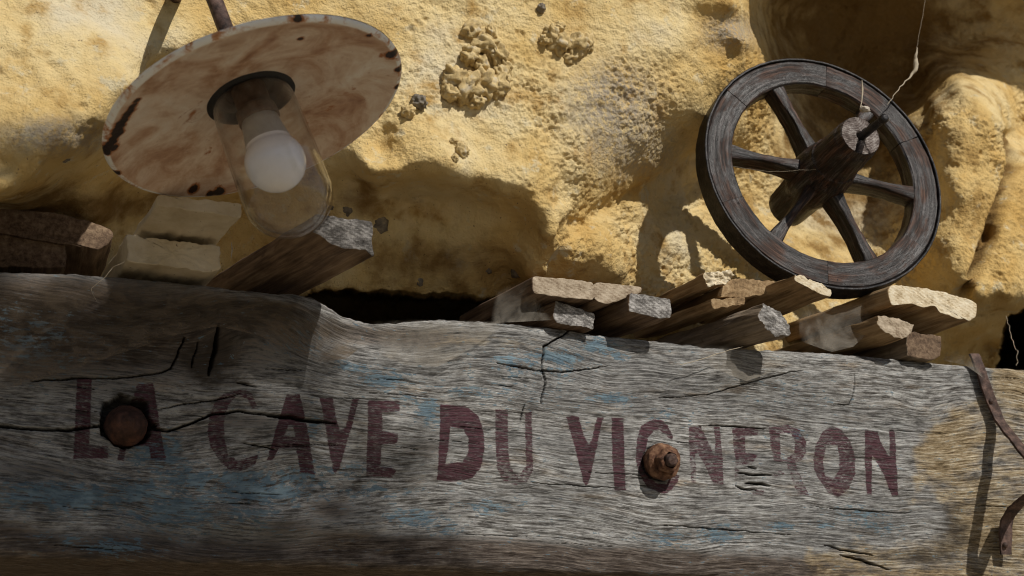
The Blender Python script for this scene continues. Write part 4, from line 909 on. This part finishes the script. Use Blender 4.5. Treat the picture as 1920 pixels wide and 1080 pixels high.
def bez(ctrl_pts, n=24):
    c = np.array(ctrl_pts, float); out = []
    for t in np.linspace(0, 1, n):
        p = c.copy()
        while len(p) > 1: p = p[:-1] * (1 - t) + p[1:] * t
        out.append(p[0])
    return out
Li = np.array([l1, l2, la])                              # world -> lamp local
top0 = lc - la * 0.30 * LR
wpts = [lc - la * (0.28 + 0.1 * k) * LR for k in range(6)]
end_ = wpts[-1]
wpts += bez([end_ - la * 0.03, end_ - la * 0.10, end_ - la * 0.14 + np.array([0, .10, .06]), end_ - la * 0.12 + np.array([0, .30, .08]), end_ - la * 0.10 + np.array([0, .55, .08])], 14)
tube('pipe', [Li @ (np.array(p) - lc) for p in wpts], 0.0125, M_RUSTD, lamp, 16)

# ------------------------------------------------------------------ iron bracket on the right
path = [(1826, 664, -0.004), (1832, 676, -0.010), (1842, 706, -0.014), (1854, 740, -0.014), (1866, 770, -0.014), (1874, 790, -0.018), (1884, 803, -0.035), (1900, 822, -0.062), (1922, 850, -0.10), (1945, 878, -0.135), (1960, 898, -0.155), (1962, 912, -0.150), (1945, 922, -0.115), (1922, 934, -0.072), (1902, 952, -0.036), (1890, 970, -0.016), (1886, 985, -0.012), (1885, 1010, -0.012), (1886, 1040, -0.010)]
pw = np.array([P(*p) for p in path])
kk = np.linspace(0, len(pw) - 1, 90); pw = np.stack([np.interp(kk, np.arange(len(pw)), pw[:, c]) for c in range(3)], -1)
for _ in range(2): pw[1:-1] = 0.5 * pw[1:-1] + 0.25 * (pw[:-2] + pw[2:])
tg = np.gradient(pw, axis=0); tg /= np.linalg.norm(tg, axis=1, keepdims=True)
wv = np.array([1.0, 0, 0]) - tg * tg[:, :1]; wv /= np.linalg.norm(wv, axis=1, keepdims=True); nv = np.cross(tg, wv)
hw = np.interp(np.linspace(0, 1, 90), [0, 0.45, 0.7, 0.93, 1.0], [0.012, 0.0125, 0.013, 0.0145, 0.0125]); ht = 0.0025
sec = [(-1, -1), (-0.8, -1.2), (0.8, -1.2), (1, -1), (1, 1), (0.8, 1.2), (-0.8, 1.2), (-1, 1)]
V = np.array([[pw[k] + wv[k] * hw[k] * a + nv[k] * ht * b for a, b in sec] for k in range(90)])
V = V + 0.0018 * np.stack([fbm(V * 45, 3, .6, q_) for q_ in (1, 2, 3)], -1)
fs = [tuple(x) for x in grid_quads(90, 8, True).tolist()] + [tuple(range(8))[::-1], tuple(89 * 8 + i for i in range(8))]
br0 = pw[0]
me = bpy.data.meshes.new('iron_bracket'); me.from_pydata((V - br0).reshape(-1, 3).tolist(), [], fs)
o = link('iron_bracket', me, M_RUSTD); o.location = Vector(br0)
tag(o, 'bent flat rusty iron strap sticking out from the right end of the beam', 'bracket')
bracket = o
for (u, v, y) in [(1858, 752, -0.017), (1885, 1022, -0.016)]:
    p = P(u, v, y) - br0
    n_ = lathe_obj('nail_head', [(0.0001, 0.004), (0.004, 0.0035), (0.0058, 0.001), (0.0058, -0.004)], M_RUSTD, bracket, 16, Matrix.Translation(Vector(p)) @ OUT)

# ------------------------------------------------------------------ cobwebs
M_WEB = web_material('dusty_cobweb', (0.24, 0.185, 0.13), 0.15, 0.80, (30, 30, 60))
M_WEB2 = web_material('thin_cobweb', (0.42, 0.38, 0.32), 0.10, 0.55)
M_THREAD = plain('cobweb_thread', (0.42, 0.36, 0.27), 0.9)
def sheet(name, top, bot, mat, label, nu=60, nv_=24, sag=0.01, fade=0.25, seed=1):
    t = np.array([P(*p) for p in top]); b = np.array([P(*p) for p in bot])
    s = np.linspace(0, 1, nu)
    it = np.stack([np.interp(s, np.linspace(0, 1, len(t)), t[:, c]) for c in range(3)], -1)
    ib = np.stack([np.interp(s, np.linspace(0, 1, len(b)), b[:, c]) for c in range(3)], -1)
    f = np.linspace(0, 1, nv_)[:, None, None]
    V = it[None] * (1 - f) + ib[None] * f
    V[..., 1] += sag * np.sin(np.pi * f[..., 0]) + 0.004 * fbm(V * 14, 3, .6, seed)
    ff = np.broadcast_to(f[..., 0], V.shape[:2]); si = np.broadcast_to(s[None], V.shape[:2])
    cov = sstep(0, fade, si) * sstep(0, fade, 1 - si) * (0.55 + 0.45 * ff) * 1.0
    cov = np.clip(cov * (1 + 0.5 * sstep(0.94, 0.99, ff)), 0, 1.15) * sstep(0, 0.12, ff)
    base = t[0]
    me = mesh_np(name, (V - base).reshape(-1, 3), grid_quads(nv_, nu)); attr_f(me, 'cover', cov)
    o = link(name, me, mat); o.location = Vector(base)
    return tag(o, label, 'cobweb', 'cobwebs between the beam and the rock')
def thread(pts, rad, label, name='cobweb_thread', wob=0.002, n=30, seed=1):
    p = np.array([P(*q_) for q_ in pts]); k = np.linspace(0, len(p) - 1, n)
    p = np.stack([np.interp(k, np.arange(len(p)), p[:, c]) for c in range(3)], -1)
    p[1:-1] += wob * np.stack([pnoise(p[1:-1] * 60, seed + c) for c in range(3)], -1)
    r = np.interp(np.linspace(0, 1, n), np.linspace(0, 1, len(np.atleast_1d(rad))) if np.ndim(rad) else [0, 1], np.atleast_1d(rad) if np.ndim(rad) else [rad, rad])
    o = tube(name, p, r, M_THREAD, None, 6)
    return tag(o, label, 'cobweb', 'loose cobweb threads')
sheet('cobweb', [(-40, 512, -0.012), (120, 512, -0.02), (260, 520, -0.03), (420, 540, -0.03), (560, 560, -0.04), (660, 605, -0.02)], [(-60, 735, -0.02), (30, 724, -0.03), (130, 694, -0.035), (250, 655, -0.035), (330, 628, -0.035), (410, 611, -0.035), (480, 628, -0.035), (540, 655, -0.035), (600, 680, -0.03), (650, 672, -0.02), (690, 640, -0.012)], M_WEB, 'large dusty brown cobweb draped over the upper left of the beam', 90, 30, 0.012, 0.10, 3)
sheet('cobweb', [(690, 602, -0.005), (780, 598, -0.01), (880, 600, -0.01), (960, 604, -0.005)], [(700, 660, -0.012), (760, 684, -0.016), (820, 688, -0.016), (880, 655, -0.014), (940, 615, -0.008)], M_WEB2, 'thin grey cobweb on the beam top left of the wide split plank', 50, 20, 0.004, 0.15, 5)
sheet('cobweb', [(1290, 642, -0.008), (1380, 650, -0.012), (1480, 656, -0.01)], [(1310, 680, -0.012), (1400, 715, -0.016), (1440, 700, -0.016), (1490, 662, -0.01)], M_WEB2, 'thin cobweb on the beam under the rounded grey log', 40, 18, 0.004, 0.2, 6)
sheet('cobweb', [(1766, 668, -0.02), (1800, 664, -0.02), (1830, 662, -0.02)], [(1770, 676, -0.012), (1810, 684, -0.016), (1848, 712, -0.022)], M_WEB2, 'cobweb stretched from the brown block to the iron strap', 30, 14, 0.004, 0.15, 7)
sheet('cobweb', [(1480, 585, 0.02), (1560, 570, 0.05), (1650, 560, 0.02)], [(1500, 640, 0.01), (1560, 660, 0.01), (1600, 650, 0.0), (1640, 612, -0.01)], M_WEB2, 'dusty cobweb behind the wedge and the half round log', 40, 18, 0.01, 0.2, 8)
sheet('cobweb', [(930, 545, -0.0), (990, 520, -0.03)], [(920, 606, -0.005), (1038, 600, -0.012)], M_WEB2, 'cobweb in the dark gap left of the small dark block', 30, 18, 0.006, 0.15, 9)
thread([(1738, -20, 0.02), (1728, 40, 0.02), (1719, 88, 0.02)], 0.0003, 'thin straight thread from the rock roof above the wheel')
thread([(1719, 88, 0.02), (1716, 105, 0.02), (1719, 122, 0.02), (1712, 135, 0.02), (1700, 150, 0.02), (1682, 172, 0.0), (1664, 196, -0.01)], [0.0005, 0.0036, 0.0062, 0.0036, 0.0013, 0.0008, 0.0005], 'pale curled husk dangling over the wheel hub', 'cobweb_husk', 0.006, 40, 4)
thread([(1616, 150, 0.0), (1617, 166, 0.0), (1616, 190, -0.01), (1612, 205, -0.02)], [0.0006, 0.0022, 0.0010, 0.0008], 'short thread above the wheel hub', wob=0.001, seed=5)
thread([(1886, 592, 0.1), (1896, 630, 0.08), (1905, 655, 0.06), (1906, 686, 0.04)], [0.0004, 0.0006, 0.0006, 0.0004], 'dangling thread at the dark gap by the right edge', wob=0.008, seed=6)
thread([(232, 488, -0.05), (210, 500, -0.04), (195, 525, -0.035), (172, 540, -0.035), (180, 565, -0.035)], [0.0003, 0.0005, 0.0004, 0.0002], 'curled root thread hanging below the stone block', wob=0.008, seed=7)
thread([(1275, 684, -0.02), (1310, 675, -0.022), (1345, 663, -0.02), (1392, 650, -0.03)], 0.0007, 'fine straw thread across the beam below the wood offcuts', seed=8)
thread([(1375, 312, 0.05), (1440, 322, 0.02), (1530, 318, -0.01)], 0.00025, 'fine thread across the wheel spokes', seed=9)
thread([(434, 455, -0.05), (436, 470, -0.06), (433, 484, -0.06)], [0.0008, 0.0014, 0.0005], 'tiny white wisp between stone block and thick batten', seed=10)
# crumb of web and plaster caught on the hub
lump('dust_clump', P(1621, 205, -0.035), (0.011, 0.007, 0.006), plain('pale_dust', (0.50, 0.45, 0.38), 0.95), 31, 3, None, 0.5)
tag(bpy.data.objects['dust_clump'], 'pale clump of dust and web caught on top of the wheel hub', 'dust clump')

# ------------------------------------------------------------------ tree added out of view behind the camera, its crown shaped to shade the beam's left
S_ = 5.0
cc = P(-150, 1195, 0.0) - SUN * S_
rg = np.random.default_rng(5)
NLF = 2900
dv_ = rg.normal(size=(NLF, 3)); dv_ /= np.linalg.norm(dv_, axis=1, keepdims=True)
pos = cc + dv_ * (0.95 * rg.random(NLF) ** (1 / 2.6))[:, None] * np.array([0.90, 0.45, 0.45])
ax1 = rg.normal(size=(NLF, 3)); ax1 /= np.linalg.norm(ax1, axis=1, keepdims=True)
ax2 = np.cross(ax1, rg.normal(size=(NLF, 3))); ax2 /= np.linalg.norm(ax2, axis=1, keepdims=True)
ln = (0.030 + 0.016 * rg.random(NLF))[:, None]
LV = np.stack([pos - ax1 * ln, pos + ax2 * ln * .55, pos + ax1 * ln, pos - ax2 * ln * .55], 1)
tb0 = np.array([cc[0] + 0.1, cc[1] - 0.15, 0.0])
tree = empty('added_shade_tree', tb0); tag(tree, 'added unseen leafy tree that shades the left of the beam', 'tree')
mleaf = plain('green_leaf', (0.06, 0.11, 0.03), 0.6); mbark = plain('grey_bark', (0.14, 0.11, 0.08), 0.9)
link('crown', mesh_np('crown', (LV - tb0).reshape(-1, 3), np.arange(NLF * 4).reshape(-1, 4), False), mleaf, tree)
rel0 = cc - tb0
tube('trunk', bez([(0, 0, -0.05), (0.05, 0.02, 1.2), (-0.06, 0.04, 2.6), rel0 * 0.8, rel0], 30), np.linspace(0.085, 0.02, 30), mbark, tree, 12)
for k in range(9):
    a = rg.normal(size=3); a /= np.linalg.norm(a); a[2] = abs(a[2]) * 0.7
    st = rel0 * (0.72 + 0.028 * k)
    tube('limb', bez([st, st + a * 0.3 + np.array([0, 0, .1]), rel0 + a * 0.75], 12), np.linspace(0.022, 0.005, 12), mbark, tree, 8)
